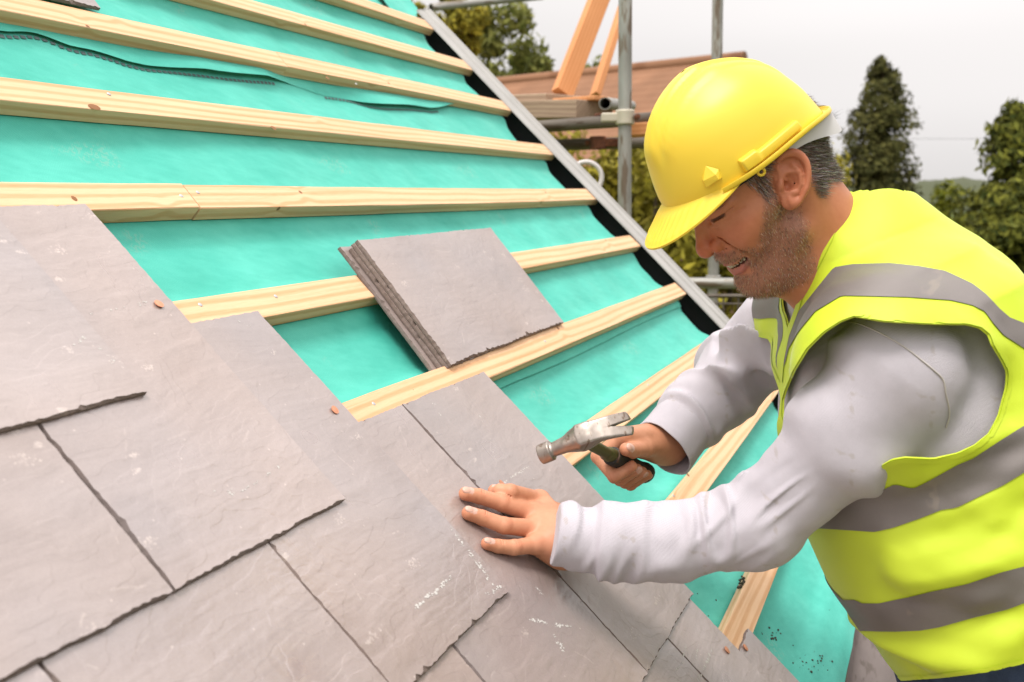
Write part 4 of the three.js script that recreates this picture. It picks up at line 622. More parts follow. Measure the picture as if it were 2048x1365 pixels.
function leftHand(x, y, z) {
  let d = lCore(x, y, z);
  for (const k of lKnU) d = smin(d, sSph(x, y, z, k[0], k[1], k[2], 0.0088), 0.008);          // knuckles
  for (const [a, b] of lTendon) d = smin(d, sCap(x, y, z, a, b, 0.0024, 0.0014), 0.008);   // tendons
  for (const p of lPipU) d = smin(d, sSph(x, y, z, p[0], p[1], p[2], 0.0083), 0.004);
  for (const [p, q, r] of lCrease) d = smax(d, -sCap(x, y, z, p, q, r, r), 0.0014);
  return d;
}
const nailsL = [lh.mid, lh.ring, lh.pinky].map((f) => ({ c: off(f[3], f[3][3] * 0.86), r: f[3][3] * 0.8 }));
nailsL.push({ c: off(lh.thumb[3], 0.006), r: 0.006 });
const LM = iso(leftHand, [-0.085, -0.36, -1.5], [0.22, -0.155, -1.2], 0.0017);
const lCol = new Float32Array(LM.P.length);
for (let i = 0; i < LM.P.length; i += 3) {
  const p = [LM.P[i], LM.P[i + 1], LM.P[i + 2]], s = p.map((v) => v * 1000); let kn = 0; for (const k of [...lKn, ...lPip, lh.mid[2], lh.ring[2]]) kn = Math.max(kn, 0.6 * smooth(0.012, 0.004, len(p[0] - off(k, 0.009)[0], p[1] - off(k, 0.009)[1], p[2] - off(k, 0.009)[2])));
  let tip = 0; for (const f of Object.values(lh)) tip = Math.max(tip, smooth(0.016, 0.005, len(p[0] - f[3][0], p[1] - f[3][1], p[2] - f[3][2])));
  let c = skinTone(...s, 5, 0.8 * kn + 0.7 * tip); c = c.map((v, k) => v * 1.12 * (k === 0 ? 1.02 : 1));
  for (const n of nailsL) if (len(p[0] - n.c[0], p[1] - n.c[1], p[2] - n.c[2]) < n.r && (LM.N[i] * nB[0] + LM.N[i + 1] * nB[1] + LM.N[i + 2] * nB[2]) > 0.75) c = [0.6, 0.36, 0.29];
  lCol.set(c, i);
}
// hammer frame (body axes): k down the handle, h towards the claw, w across the claw
const hamFace = V3(...b3(1071, 917, 1.4)), hamClaw = V3(...b3(1228, 843, 1.34)), hamEye = V3(...b3(1160, 878, 1.372)), hamEnd = V3(...b3(1287, 946, 1.6));
const hk = hamEnd.clone().sub(hamEye), hamLen = hk.length(); hk.normalize();
const hh = hamClaw.clone().sub(hamFace); hh.addScaledVector(hk, -hh.dot(hk)).normalize();
const hw = hh.clone().cross(hk).normalize(); if (hw.y < 0) hw.negate();
const grip = (k, th, r) => { const t = th * Math.PI / 180; return hamEye.clone().addScaledVector(hk, k * hamLen).addScaledVector(hw, Math.cos(t) * r).addScaledVector(hh, Math.sin(t) * r).toArray(); };
const RW = b3(1330, 883, 1.6), RE = b3(1480, 735, 1.67), RS = b3(1640, 640, 1.54);
const rh = {}; ['index', 'mid', 'ring', 'pinky'].forEach((n, i) => { const k = 0.56 + i * 0.088, q = 1 - 0.06 * (i === 3) ; rh[n] = [F4(grip(k + 0.02, 30, 0.036), 0.0122 * q), F4(grip(k, -62, 0.0325), 0.0108 * q), F4(grip(k + 0.005, -150, 0.0275), 0.0094 * q), F4(grip(k + 0.02, -222, 0.0235), 0.0082 * q)]; rh[n].k = 0.0045; });
rh.thumb = [F4(grip(0.86, 62, 0.05), 0.0165), F4(grip(0.7, 72, 0.037), 0.0128), F4(grip(0.56, 82, 0.0275), 0.0108), F4(grip(0.46, 88, 0.0245), 0.0094)]; rh.thumb.k = 0.007;
const rPalm = [[RW, rh.index[0], 0.027, 0.0142, 0.02], [RW, rh.mid[0], 0.027, 0.0142, 0.02], [RW, rh.ring[0], 0.027, 0.0138, 0.02], [RW, rh.pinky[0], 0.026, 0.013, 0.02], [RW, rh.thumb[0], 0.024, 0.0165, 0.02], [rh.index[0], rh.thumb[1], 0.0115, 0.0115, 0.012], [RW, b3(1400, 812, 1.63), 0.028, 0.033, 0.03]];
const rCore = handSdf([rh.index, rh.mid, rh.ring, rh.pinky, rh.thumb], rPalm);
const rThN = P3(rh.thumb[3]).addScaledVector(hh, rh.thumb[3][3] * 0.84), rThT = P3(rh.thumb[3]).sub(P3(rh.thumb[2])).normalize(), rThS = rThT.clone().cross(hh).normalize(), rThU = rThS.clone().cross(rThT).normalize();
function rightHand(x, y, z) {
  let d = rCore(x, y, z); for (const n of ['index', 'mid', 'ring', 'pinky']) d = smin(d, sSph(x, y, z, rh[n][0][0], rh[n][0][1] + 0.003, rh[n][0][2], 0.0105), 0.008);
  return d;
}
const RM = iso(rightHand, [0.1, -0.28, -1.76], [0.36, -0.06, -1.42], 0.0019);
const rCol = new Float32Array(RM.P.length);
for (let i = 0; i < RM.P.length; i += 3) { const p = [RM.P[i], RM.P[i + 1], RM.P[i + 2]]; let kn = 0; for (const f of Object.values(rh)) for (const j of [1, 2, 3]) kn = Math.max(kn, smooth(0.016, 0.006, len(p[0] - f[j][0], p[1] - f[j][1], p[2] - f[j][2]))); let c = skinTone(p[0] * 1000, p[1] * 1000, p[2] * 1000, 9, kn * 0.7).map((v) => v * 1.1); if (len(p[0] - rThN.x, p[1] - rThN.y, p[2] - rThN.z) < 0.008 && V3(RM.N[i], RM.N[i + 1], RM.N[i + 2]).dot(rThU) > 0.4) c = [0.64, 0.42, 0.35]; rCol.set(c, i); }

// ---------------------------------------------------------------- torso and arms
const NK = b3(1702, 505, 1.36), PV = b3(2075, 1425, 1.34), TA = V3(...PV).sub(V3(...NK)), TL0 = TA.length(); TA.normalize();
const TZ = V3(0.02, 0.03, 1).normalize(); TZ.addScaledVector(TA, -TZ.dot(TA)).normalize(); const TF = TA.clone().cross(TZ).normalize(); if (TF.x > 0) TF.negate();   // down the spine, to his left, to his front
const TT = [[-0.05, 0.0, 0.06, 0.07], [0.0, 0.0, 0.078, 0.095], [0.05, -0.012, 0.108, 0.15], [0.11, -0.012, 0.142, 0.185], [0.2, 0.0, 0.166, 0.196], [0.32, 0.004, 0.176, 0.195], [0.43, 0.004, 0.172, 0.19], [0.56, -0.016, 0.158, 0.188], [0.72, -0.05, 0.142, 0.188], [0.95, -0.08, 0.13, 0.186]];
const tt = (s) => { if (s <= TT[0][0]) return TT[0]; for (let i = 1; i < TT.length; i++) if (s < TT[i][0]) { const t = (s - TT[i - 1][0]) / (TT[i][0] - TT[i - 1][0]), u = t * t * (3 - 2 * t) * 0.4 + t * 0.6; return TT[i].map((v, k) => lerp(TT[i - 1][k], v, u)); } return TT[TT.length - 1]; };
function torsoC(x, y, z) { x -= NK[0]; y -= NK[1]; z -= NK[2]; return [x * TA.x + y * TA.y + z * TA.z, x * TF.x + y * TF.y + z * TF.z, x * TZ.x + y * TZ.y + z * TZ.z]; }
function torso(x, y, z, s1 = 0.86) { const [s, f, l] = torsoC(x, y, z), [, c, a, b] = tt(s); const q = Math.pow(Math.pow(Math.abs((f - c) / a), 2.3) + Math.pow(Math.abs(l / b), 2.3), 1 / 2.3); const d = (q - 1) * Math.min(a, b) * 0.92; return smin(smax(d, Math.max(-0.03 - s, s - s1), 0.03), sCap(x, y, z, TR0, TR1, 0.056, 0.08), 0.05); }
const TR0 = b3(1725, 458, 1.36), TR1 = b3(1885, 602, 1.375);
const LS = b3(1796, 742, 1.19), LE = b3(1522, 1048, 1.262), LC = b3(1325, 1087, 1.285), LWr = b3(1092, 1070, 1.302);
const cuffP = b3(1111, 1070, 1.295), cuffN = V3(-0.985, 0.17, 0.02).normalize();
const armL = (x, y, z) => smin(smin(sCap(x, y, z, LS, b3(1676, 893, 1.22), 0.08, 0.066), sCap(x, y, z, b3(1676, 893, 1.22), LE, 0.066, 0.053), 0.02), smin(sCap(x, y, z, LE, LC, 0.0515, 0.0478), sCap(x, y, z, LC, LWr, 0.0478, 0.0425), 0.02), 0.022);
const RM1 = b3(1405, 812, 1.63), RWr = b3(1322, 893, 1.575);
const armR = (x, y, z) => smin(smin(sCap(x, y, z, RS, RE, 0.088, 0.064), sCap(x, y, z, RE, RM1, 0.064, 0.054), 0.03), sCap(x, y, z, RM1, RWr, 0.054, 0.0475), 0.02);
function segT(p, a, b) { const d = [b[0] - a[0], b[1] - a[1], b[2] - a[2]], L = len(...d), t = ((p[0] - a[0]) * d[0] + (p[1] - a[1]) * d[1] + (p[2] - a[2]) * d[2]) / L; return [t, L]; }
const ridge = (v) => 0.5 + 0.5 * Math.cos(Math.PI * clamp(1.8 * v, -1, 1));
function sleeveFold(x, y, z, a, b, seed, amp, freq) { const [t, L] = segT([x, y, z], a, b); const sl = (y * 0.6 + z * 0.5) * 0.35; return amp * (ridge(noise((t + sl) * freq, y * 9 + seed, z * 9)) - 0.35) * smooth(-0.02, 0.03, t) * smooth(L + 0.01, L - 0.035, t); }
const neckAb = w2b(V3(...neckA).applyMatrix4(HEAD)), neckBb = w2b(V3(...neckB).applyMatrix4(HEAD));
function shirtSdf(x, y, z) {
  let t = torso(x, y, z, 0.5) - 0.007; t -= 0.004 * fbm(x * 9 + y * 4, y * 12, z * 9, 2);
  let a = armL(x, y, z); if (a < 0.05) { a -= sleeveFold(x, y, z, LC, LWr, 3, 0.005, 46) + sleeveFold(x, y, z, LE, LC, 7, 0.0055, 38) + sleeveFold(x, y, z, LE, LWr, 17, 0.005, 20) + sleeveFold(x, y, z, LS, LE, 11, 0.0125, 13);
    const e = segT([x, y, z], LE, LS)[0]; const cr = len(x - LE[0] + 0.045, y - LE[1] - 0.045, z - LE[2] - 0.03); a -= 0.007 * smooth(0.12, 0.02, cr) * (ridge(noise((x - y) * 38 + 2, (x + y) * 7, z * 12)) - 0.3); a -= 0.0025 * fbm(x * 22, y * 22, z * 22, 2); }
  { const [q, L] = segT([x, y, z], LC, LWr); const cuff = smooth(L - 0.075, L - 0.065, q); const bl = smooth(L - 0.125, L - 0.085, q) * (1 - cuff); a -= bl * 0.008 * (0.4 + smooth(0.02, -0.05, y - lerp(LC[1], LWr[1], clamp(q / L)))); a += cuff * 0.0022; a = smax(a, (x - cuffP[0]) * cuffN.x + (y - cuffP[1]) * cuffN.y + (z - cuffP[2]) * cuffN.z, 0.003); }
  let r = armR(x, y, z); if (r < 0.05) { r -= sleeveFold(x, y, z, RM1, RWr, 23, 0.009, 26) + sleeveFold(x, y, z, RE, RM1, 27, 0.015, 27) + sleeveFold(x, y, z, RS, RE, 21, 0.024, 22); }
  { const [q, L] = segT([x, y, z], RM1, RWr); r = smax(r, q - L + 0.045, 0.003); }
  let d = smin(t, a, 0.012); d = smin(d, r, 0.02);
  // collar band round the neck
  const [s, f, l] = torsoC(x, y, z); const col = Math.max(Math.abs(len((f - 0.004) / 1.0, l / 1.04) - 0.083) - 0.003, Math.abs(s + 0.012) - 0.022); d = smin(d, col, 0.012);
  if (s < 0.09) d = smax(d, -(sCap(x, y, z, neckAb, neckBb, 0.062, 0.072) - 0.003), 0.004);
  return d;
}
const SM = iso(shirtSdf, [0.03, -0.62, -1.82], [0.84, 0.14, -1.06], 0.0044);
const suv = new Float32Array(SM.P.length / 3 * 2);
for (let i = 0; i < SM.P.length / 3; i++) {
  const p = [SM.P[i * 3], SM.P[i * 3 + 1], SM.P[i * 3 + 2]]; let best = 1e9, uv = [p[0], p[1]];
  uv = [p[0] + 0.3 * p[2], p[1] + 0.3 * p[2] + 0.15 * p[0]];
  suv.set(uv, i * 2);
}
{ const n = 512, b = tex(n, n, (i, j) => [128 + 90 * Math.sin(j / n * Math.PI * 2 * 64) + 30 * (hash(i, j, 3) - 0.5)], false), c = tex(n, n, (i, j) => { const a = tfbm(i / n * 6, j / n * 6, 6, 3, 4), l = 4 * Math.sin(j / n * Math.PI * 2 * 64) + 10 * (hash(i, j >> 1, 5) - 0.5), st = smooth(0.42, 0.6, tfbm(i / n * 5, j / n * 5, 5, 44, 4)); return [lerp(182 + 5 * a + l, 166, st * 0.5), lerp(176 + 5 * a + l, 156, st * 0.5), lerp(183 + 5 * a + l, 152, st * 0.5)]; }); b.repeat.set(11, 11); c.repeat.set(11, 11);
  M.shirt = phy({ map: c, bumpMap: b, bumpScale: 0.0004, roughness: 0.95, sheen: 0.35, sheenColor: lin(1, 1, 1), sheenRoughness: 0.5 }); }
M.skin = phy({ vertexColors: true, roughness: 0.5, specularIntensity: 0.7, sheen: 0.25, sheenColor: lin(1, 0.55, 0.4), sheenRoughness: 0.5, bumpMap: tex(256, 256, (i, j) => [128 + 60 * tfbm(i / 256 * 30, j / 256 * 30, 30, 5, 3)], false), bumpScale: 0.0001 });

// ---------------------------------------------------------------- the person
const feet = V3(...PV).applyMatrix4(BODY); feet.y = PLAT; feet.z += 0.1;
const person = thing('person', 'workman in yellow vest and pale grey shirt, bending over the slates with a hammer', 'person', feet);
const inPerson = (name, g, m, parent = person) => { const o = mesh(name, g, m, parent); o.geometry.translate(-feet.x, -feet.y, -feet.z); return o; };
const bodyCore = iso((x, y, z) => { let d = torso(x, y, z, 0.8) + 0.012; d = smin(d, Math.min(sCap(x, y, z, LS, LE, 0.065, 0.045), sCap(x, y, z, LE, LC, 0.045, 0.036)), 0.03); d = smin(d, Math.min(sCap(x, y, z, RS, RE, 0.07, 0.048), sCap(x, y, z, RE, RM1, 0.048, 0.038)), 0.03); return d; }, [0.03, -0.8, -1.84], [0.92, 0.16, -1.04], 0.011);
const coreCol = new Float32Array(bodyCore.P.length); for (let i = 0; i < coreCol.length; i += 3) coreCol.set([0.45, 0.23, 0.15], i);
const boxUv = (m, s) => { const u = new Float32Array(m.P.length / 3 * 2); for (let i = 0; i < u.length / 2; i++) { u[i * 2] = (m.P[i * 3] + m.P[i * 3 + 2]) * s; u[i * 2 + 1] = m.P[i * 3 + 1] * s; } return u; };
inPerson('body', mergeGeometries([isoGeo(toWorld(HM, HEAD), { col: headCol, uv: boxUv(HM, 0.02) }), isoGeo(toWorld(LM, BODY), { col: lCol, uv: boxUv(LM, 20) }), isoGeo(toWorld(RM, BODY), { col: rCol, uv: boxUv(RM, 20) }), isoGeo(toWorld(bodyCore, BODY), { col: coreCol })]), M.skin);
const shirt = inPerson('shirt', isoGeo(toWorld(SM, BODY), { uv: suv }), M.shirt);
// ---------------------------------------------------------------- hi-vis vest: a shell over chest and shoulders, cut to pattern
function polySD(x, y, p) { let d = 1e18, s = 1; for (let i = 0, j = p.length - 1; i < p.length; j = i++) { const ex = p[j][0] - p[i][0], ey = p[j][1] - p[i][1], wx = x - p[i][0], wy = y - p[i][1], t = clamp((wx * ex + wy * ey) / (ex * ex + ey * ey)), bx = wx - ex * t, by = wy - ey * t; d = Math.min(d, bx * bx + by * by); const c1 = y >= p[i][1], c2 = y < p[j][1], c3 = ex * wy > ey * wx; if ((c1 && c2 && c3) || (!c1 && !c2 && !c3)) s = -s; } return s * Math.sqrt(d); }
// pattern pieces, drawn on the side view of the garment (both sides alike)
const armhole = [[1566, 800], [1571, 783], [1588, 742], [1615, 698], [1648, 665], [1682, 643], [1709, 633], [1766, 643], [1851, 648], [1935, 649], [1962, 656], [1979, 670], [1987, 692], [2004, 720], [2016, 744], [2014, 775], [2007, 798], [1999, 830], [1979, 867], [1952, 890], [1918, 907], [1868, 919], [1810, 916], [1783, 921], [1735, 948], [1660, 955], [1606, 925], [1576, 870], [1565, 830]];
const neckCut = [[1692, 340], [1692, 371], [1677, 422], [1659, 474], [1630, 532], [1604, 572], [1591, 617], [1581, 644], [1571, 671], [1561, 718], [1556, 780], [1553, 800], [1200, 800], [1200, 250], [1692, 250]];
const hemLine = [[1400, 1380], [1814, 1362], [1867, 1358], [1974, 1345], [2048, 1328], [2700, 1200], [2700, 100], [1400, 100]];
const band = (up, lo) => [...up, ...lo.slice().reverse()];
const stripShoulder = band([[1551, 760], [1561, 718], [1571, 665], [1598, 624], [1628, 587], [1669, 536], [1706, 530], [1780, 528], [1838, 534], [1890, 543], [1945, 569], [1972, 590], [1999, 619], [2019, 636], [2060, 652], [2700, 860]], [[1562, 770], [1579, 698], [1598, 665], [1632, 624], [1682, 594], [1686, 593], [1736, 594], [1817, 596], [1901, 602], [1945, 612], [1969, 624], [1986, 648], [2006, 671], [2060, 705], [2700, 950]]);
const stripChest = band([[1400, 1035], [1640, 1008], [1697, 1001], [1755, 985], [1790, 968], [1826, 977], [1851, 965], [1918, 928], [1945, 917], [2002, 880], [2060, 845], [2700, 460]], [[1400, 1075], [1644, 1057], [1707, 1061], [1750, 1064], [1787, 1056], [1841, 1037], [1884, 1020], [1913, 1016], [1952, 997], [2006, 971], [2060, 938], [2700, 545]]);
const stripWaist = band([[1400, 1198], [1711, 1200], [1726, 1207], [1760, 1207], [1814, 1195], [1867, 1182], [1934, 1168], [2001, 1145], [2060, 1130], [2700, 920]], [[1400, 1262], [1736, 1263], [1793, 1263], [1841, 1261], [1881, 1254], [1948, 1235], [2014, 1219], [2060, 1202], [2700, 985]]);
function vestSdf(x, y, z) {
  let d = torso(x, y, z, 1.0); const under = d - 0.0145; const zm = NK[2];
  const cap = smin(sCap(x, y, z, LS, [LS[0] - 0.02, LS[1] + 0.01, LS[2]], 0.092, 0.09), sCap(x, y, z, RS, [RS[0], RS[1] + 0.01, RS[2]], 0.086, 0.086), 0.01); d = smin(d, cap, 0.05);
  const [s, f, l] = torsoC(x, y, z); const a = smooth(0.12, 0.3, s);
  const wv = fbm((x * 0.93 + y * 0.37) * 5.5, (y * 0.93 - x * 0.37) * 11, z * 5, 3), rd = ridge(noise((x * 0.9 + y * 0.45) * 3.2 + 1.3, (y * 0.9 - x * 0.45) * 13 + 4, z * 3)) - 0.4;
  return smin(under, d - 0.0155 - 0.0022 * fbm(x * 28 + y * 11, y * 28, z * 28, 2) - a * (0.021 * wv + 0.018 * rd) - (1 - a) * 0.006 * wv - 0.01 * smooth(0.5, 0.75, s), 0.006);
}
const VM = iso(vestSdf, [0.14, -0.68, -1.78], [1.1, 0.2, -0.98], 0.0058);
const VW = toWorld(VM, BODY), vg = { all: [], s1: [], s2: [], s3: [] };
for (let i = 0; i < VM.P.length; i += 3) {
  const x = VM.P[i], y = VM.P[i + 1], z = VM.P[i + 2], [s, f, l] = torsoC(x, y, z), near = Math.abs(l) - l, q = V3(x, y, z).addScaledVector(TZ, near).applyMatrix4(BODY), [a, b] = toPx(q);   // mirror the far half onto the near one
  vg.all.push(Math.min(polySD(a, b, armhole), polySD(a, b, neckCut), -polySD(a, b, hemLine), Math.abs(l) < 0.055 && s < 0.03 ? 50 : 200));
  vg.s1.push(-polySD(a, b, stripShoulder)); vg.s2.push(-polySD(a, b, stripChest)); vg.s3.push(-polySD(a, b, stripWaist));
}
function clip(m, g, o = 0, shell = 0) {                           // keep where g > 0; push out by o; give it thickness
  const P = [], N = [], I = [], key = new Map(), rim = [];
  const vert = (i) => { let k = key.get(i); if (k === undefined) { k = P.length / 3; key.set(i, k); for (let c = 0; c < 3; c++) { P.push(m.P[i * 3 + c] + m.N[i * 3 + c] * o); N.push(m.N[i * 3 + c]); } } return k; };
  const cut = (i, j) => { const kk = i < j ? i * 1e7 + j + 0.5 : j * 1e7 + i + 0.5; let k = key.get(kk); if (k === undefined) { const t = g[i] / (g[i] - g[j]); k = P.length / 3; key.set(kk, k); for (let c = 0; c < 3; c++) { const n = lerp(m.N[i * 3 + c], m.N[j * 3 + c], t); P.push(lerp(m.P[i * 3 + c], m.P[j * 3 + c], t) + n * o); N.push(n); } } return k; };
  for (let t = 0; t < m.I.length; t += 3) { const v = [m.I[t], m.I[t + 1], m.I[t + 2]], ins = v.map((i) => g[i] > 0), n = ins.filter(Boolean).length; if (!n) continue; if (n === 3) { I.push(...v.map(vert)); continue; }
    const out = []; let c0 = -1, c1 = -1; for (let a = 0; a < 3; a++) { const b = (a + 1) % 3; if (ins[a]) out.push(vert(v[a])); if (ins[a] !== ins[b]) { const k = cut(v[a], v[b]); out.push(k); if (ins[a]) c0 = k; else c1 = k; } }
    for (let a = 1; a < out.length - 1; a++) I.push(out[0], out[a], out[a + 1]); rim.push([c0, c1]); }
  if (shell) { const n = P.length / 3, L = I.length; for (let i = 0; i < n * 3; i++) { P.push(P[i] - N[i] * shell); N.push(-N[i]); } for (let i = 0; i < L; i += 3) I.push(I[i] + n, I[i + 2] + n, I[i + 1] + n); for (const [a, b] of rim) { const k = P.length / 3, A = V3(P[a * 3], P[a * 3 + 1], P[a * 3 + 2]), E = V3(P[b * 3], P[b * 3 + 1], P[b * 3 + 2]).sub(A), q = V3(N[a * 3], N[a * 3 + 1], N[a * 3 + 2]), f = q.clone().negate().cross(E).normalize(); for (const v of [a, b, b + n, a + n]) { P.push(P[v * 3], P[v * 3 + 1], P[v * 3 + 2]); N.push(f.x, f.y, f.z); } I.push(k, k + 3, k + 1, k + 1, k + 3, k + 2); } }
  return { P, N, I };
}
const meter = (m) => { const u = new Float32Array(m.P.length / 3 * 2); for (let i = 0; i < u.length / 2; i++) { const p = w2b(V3(m.P[i * 3], m.P[i * 3 + 1], m.P[i * 3 + 2])); u[i * 2] = p[0] + p[2] * 0.7; u[i * 2 + 1] = p[1]; } return u; };
{ const n = 512, b = tex(n, n, (i, j) => [128 + 40 * Math.sin(i * Math.PI / 2) + 40 * Math.sin(j * Math.PI / 2) + 50 * tfbm(i / n * 8, j / n * 8, 8, 4, 4)], false); b.repeat.set(6, 6);
  M.neon = phy({ color: lin(0.54, 0.66, 0.03), bumpMap: b, bumpScale: 0.0004, roughness: 0.5, sheen: 0.6, sheenColor: lin(1, 1, 0.8), sheenRoughness: 0.45, side: THREE.DoubleSide });
  const d = tex(n, n, (i, j) => { const a = tfbm(i / n * 5, j / n * 5, 5, 8, 4), s = smooth(0.45, 0.6, tfbm(i / n * 9, j / n * 9, 9, 18, 3)), h = hash(i, j, 3); return [lerp(118 + 8 * a + 5 * h, 150, s * 0.4), lerp(111 + 8 * a + 5 * h, 138, s * 0.4), lerp(108 + 8 * a + 5 * h, 126, s * 0.4)]; }); d.repeat.set(4, 4);
  M.strip = std({ map: d, bumpMap: b, bumpScale: 0.0003, roughness: 0.5, metalness: 0.25, side: THREE.DoubleSide }); }
const vestGeo = (g, o, sh) => { const c = clip(VW, g, o, sh); return isoGeo(c, { uv: meter(c) }); };
const vest = inPerson('vest', vestGeo(vg.all, 0, 0.0022), M.neon);
function pieces(g) { const I = g.index.array, n = g.attributes.position.count, par = Int32Array.from({ length: n }, (_, i) => i), find = (i) => { while (par[i] !== i) i = par[i] = par[par[i]]; return i; }; for (let t = 0; t < I.length; t += 3) { const a = find(I[t]); par[find(I[t + 1])] = a; par[find(I[t + 2])] = a; } const by = new Map(); for (let t = 0; t < I.length; t += 3) { const r = find(I[t]); (by.get(r) ?? by.set(r, []).get(r)).push(I[t], I[t + 1], I[t + 2]); } return [...by.values()].filter((l) => l.length > 240).map((l) => { const h = g.clone(); h.setIndex(l); const q = h.toNonIndexed(); return q; }); }
for (const g of pieces(vestGeo(vg.all.map((v) => Math.min(v - 0.4, 9 - v)), 0.0012, 0))) inPerson('edge_binding', g, M.neon, vest);
for (const s of ['s1', 's2', 's3']) inPerson('reflective_strip', vestGeo(vg[s].map((v, i) => Math.min(v, vg.all[i] - (s === 's1' ? 9.5 : 0.5))), 0.0013, 0), M.strip, vest);
// points on a surface of the clothes, found along the side view
function cast(x, y, f, d0 = 0.9) { const a = V3(...b3(x, y, 1)); let d = d0; for (let i = 0; i < 120; i++) { const q = f(a.x * d, a.y * d, a.z * d); if (q < 0.0004) break; d += Math.min(q * 0.7, 0.03); if (d > 1.7) break; } return a.multiplyScalar(d); }
inPerson('shoulder_seam', mergeGeometries([0].map((o) => plain(tube([[1690, 643], [1730, 652], [1775, 674], [1812, 696], [1846, 722], [1870, 742], [1886, 758], [1893, 790], [1900, 830], [1893, 856]].map(([x, y]) => cast(x + o, y - o, (x, y, z) => shirtSdf(x, y, z) - 0.0006).applyMatrix4(BODY)), 0.001, 6, true, false, 60)))), std({ color: lin(0.5, 0.46, 0.43), roughness: 0.9 }), shirt);
inPerson('snap_button', (() => { const g = new THREE.TorusGeometry(0.0042, 0.0014, 8, 20), h = new THREE.SphereGeometry(0.0028, 12, 8); const m = mergeGeometries([plain(g), plain(h)]); m.lookAt(cFwd.clone().negate().addScaledVector(cRight, -0.4)); const p = cast(1591, 584, (x, y, z) => Math.min(shirtSdf(x, y, z))).applyMatrix4(BODY); return m.translate(p.x, p.y, p.z); })(), M.darkTube, shirt);

// loose right cuff, open at the wrist
inPerson('cuff', (() => { const a = P3(RM1), d = P3(RWr).sub(a), L = d.length(); d.normalize(); const e1 = V3(0, 1, 0).addScaledVector(d, -d.y).normalize(), e2 = d.clone().cross(e1), prof = [[L - 0.075, 0.047], [L - 0.05, 0.0505], [L - 0.03, 0.0505], [L - 0.012, 0.0515], [L - 0.001, 0.0525], [L + 0.0005, 0.051], [L - 0.001, 0.049], [L - 0.02, 0.048], [L - 0.055, 0.045]], P = [], I = [], U = [], n = 48;
  prof.forEach(([t, r], i) => { for (let j = 0; j <= n; j++) { const q = j / n * 2 * Math.PI, w = r * (1 + 0.035 * Math.sin(q * 2 + 0.6) + 0.03 * noise(Math.cos(q) * 2 + 3, Math.sin(q) * 2, t * 30)), tt2 = t + 0.006 * noise(Math.cos(q) * 1.5, Math.sin(q) * 1.5 + 7), p = a.clone().addScaledVector(d, tt2).addScaledVector(e1, Math.cos(q) * w - 0.006 * smooth(L - 0.07, L, t)).addScaledVector(e2, Math.sin(q) * w).applyMatrix4(BODY); P.push(p.x, p.y, p.z); U.push(t, q * 0.05); } });
  for (let i = 0; i < prof.length - 1; i++) for (let j = 0; j < n; j++) { const k = i * (n + 1) + j, m = k + n + 1; I.push(k, k + 1, m, k + 1, m + 1, m); } return geom(P, I, U); })(), Object.assign(M.shirt.clone(), { side: THREE.DoubleSide }), shirt);
// finger nails
M.nail = std({ color: lin(0.58, 0.34, 0.265), roughness: 0.4 });
function fingernail(tip, prev, outDir, r) { const t = P3(tip).sub(P3(prev)).normalize(), o = outDir.clone().addScaledVector(t, -outDir.dot(t)).normalize(), s = t.clone().cross(o), g = new THREE.SphereGeometry(1, 16, 10); g.scale(r * 0.66, r * 0.85, r * 0.4); g.applyMatrix4(new THREE.Matrix4().makeBasis(s, t, o)); const c = P3(tip).addScaledVector(o, r * 0.65).addScaledVector(t, r * 0.12); g.translate(c.x, c.y, c.z); mapG(g, BODY); inPerson('fingernail', g, M.nail); }
for (const f of [lh.mid, lh.ring, lh.pinky, lh.thumb]) fingernail(f[3], f[2], P3(nB), f[3][3]);
fingernail(rh.thumb[3], rh.thumb[2], hh, rh.thumb[3][3]); for (const n of ['mid', 'ring', 'pinky']) fingernail(rh[n][3], rh[n][2], P3(rh[n][3]).sub(P3(grip(0.75, 0, 0))), rh[n][3][3]);

